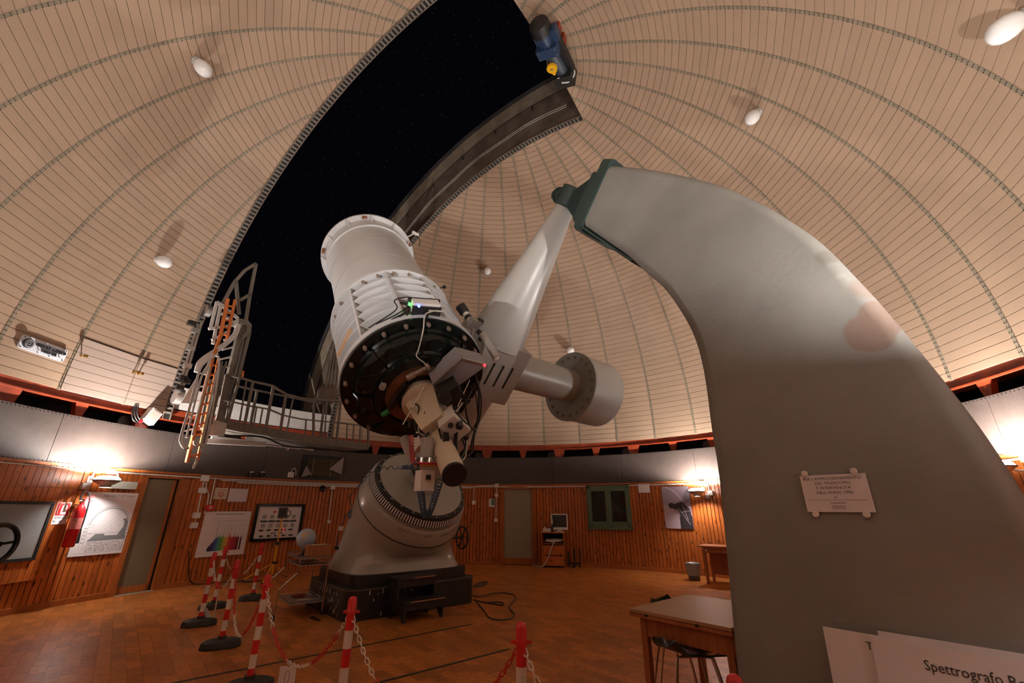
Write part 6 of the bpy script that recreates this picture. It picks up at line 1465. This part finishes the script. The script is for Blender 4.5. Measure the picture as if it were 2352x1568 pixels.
for (r0, z) in ((.152, .10), (.158, .16), (.168, .24), (.178, .32), (.17, .37), (.135, .36), (.10, .25)):
    rg.append([bp_ + V((r0 + random.uniform(-.008, .008)) * math.cos(a), (r0 + random.uniform(-.008, .008)) * math.sin(a), z + random.uniform(-.008, .008)) for a in np.linspace(0, 2 * math.pi, 30, endpoint=False)])
ob('bin_liner', MB().loft(rg, False, False), M['bag'], bn_, smooth=60)
# ================================================================ NEAR TABLE AND CHAIRS
nt_ = thing('laminate_table', mp_(3.4, 0, 0), 'brown laminate table pushed against the pier', 'table')
S0, S1, N0, N1, TH = 2.93, 3.84, -.52, .53, .77
def tbx(s0, s1, n0, n1, z0, z1): return MB().box(mp_((s0 + s1) / 2, (n0 + n1) / 2, (z0 + z1) / 2), (s1 - s0, n1 - n0, z1 - z0), (HH, NN, Z_))
ob('top', tbx(S0, S1, N0, N1, TH - .025, TH), M['tan'], nt_); ob('leaf', tbx(S0, S1, N0, N1, TH - .055, TH - .03), M['tablewood'], nt_)
ob('apron', tbx(S0 + .08, S1 - .02, N0 + .06, N0 + .085, TH - .20, TH - .055), M['tablewood'], nt_); ob('apron', tbx(S0 + .08, S1 - .02, N1 - .085, N1 - .06, TH - .20, TH - .055), M['tablewood'], nt_); ob('apron', tbx(S0 + .08, S0 + .105, N0 + .06, N1 - .06, TH - .20, TH - .055), M['tablewood'], nt_)
for s in (S0 + .075, S1 - .09):
    for n_ in (N0 + .05, N1 - .11): ob('leg', tbx(s, s + .055, n_, n_ + .055, 0, TH - .055), M['tablewood'], nt_)
for s in (S0 + .16, S0 + .62): ob('hinge', tbx(s, s + .03, N0 - .004, N0 + .004, TH - .04, TH - .022), M['black'], nt_)
def chair(c, fw, hback, label, k_=1.0):
    fw = unit(V(fw[0], fw[1], 0)); sd = V(-fw[1], fw[0], 0); c = V(c[0], c[1], 0)
    o = thing('shell_chair', c, label, 'chair', 'green shell chairs')
    prof = [(-.235, hback), (-.225, hback - .05), (-.20, .50), (-.165, .455), (-.08, .435), (.06, .435), (.17, .445), (.22, .435), (.235, .42)]
    prof = [(x * k_, z if i < 2 else z * (1 + (k_ - 1) * .6)) for i, (x, z) in enumerate(prof)]
    wid = [k_ * w1 for w1 in (.15, .19, .215, .225, .225, .22, .215, .19, .13)]
    cu = [.03, .035, .05, .05, .03, .02, .012, .004, 0]
    top_, botm = [], []; NX_ = 12
    for (x, z), w1, k in zip(prof, wid, cu):
        row = [c + fw * (x + (k * 1.2 * (y / w1) ** 2 if z > .5 else 0)) + sd * y + Z_ * (z + k * (y / w1) ** 2) for y in np.linspace(-w1, w1, NX_)]
        top_.append(row)
    rings = [[*r, *[p - Z_ * .012 - fw * .006 for p in reversed(r)]] for r in top_]
    ob('shell', MB().loft(rings), M['chairgreen'], o, smooth=60)
    for sgn in (-1, 1):
        y = sd * .17 * sgn; zk = 1 + (k_ - 1) * .6
        ob('leg_frame', MB().tube(smooth_path([c + fw * -.235 + y * 1.25 + Z_ * .011, c + fw * -.16 + y + Z_ * .38 * zk, c + fw * -.12 + y + Z_ * .42 * zk, c + fw * .10 + y + Z_ * .42 * zk, c + fw * .15 + y + Z_ * .38 * zk, c + fw * .24 + y * 1.25 + Z_ * .011], 5), .011, 8), M['chrome'], o, smooth=True)
    ob('cross_tube', MB().tube([c - fw * .08 - sd * .17 + Z_ * .42 * zk, c - fw * .08 + sd * .17 + Z_ * .42 * zk], .011, 8).tube([c + fw * .08 - sd * .17 + Z_ * .42 * zk, c + fw * .08 + sd * .17 + Z_ * .42 * zk], .011, 8), M['black'], o)
    return o
chair(mp_(3.30, -.24, 0), (.95, .0), .585, 'dark green shell chair tucked under the brown laminate table', 1.22)
chair(mp_(3.06, .10, 0), HH, .765, 'green shell chair at the far side of the laminate table, only its back edge showing')

# ================================================================ turn the lettering into meshes
bpy.context.view_layer.update()
dg = bpy.context.evaluated_depsgraph_get()
for o in [x for x in scene.objects if x.type == 'FONT']:
    me = bpy.data.meshes.new_from_object(o.evaluated_get(dg)); nm = o.name; o.name = 'old'
    c = bpy.data.objects.new(nm, me); scene.collection.objects.link(c); c.parent = o.parent; c.matrix_local = o.matrix_local.copy()
    for k in o.keys(): c[k] = o[k]
    bpy.data.objects.remove(o)
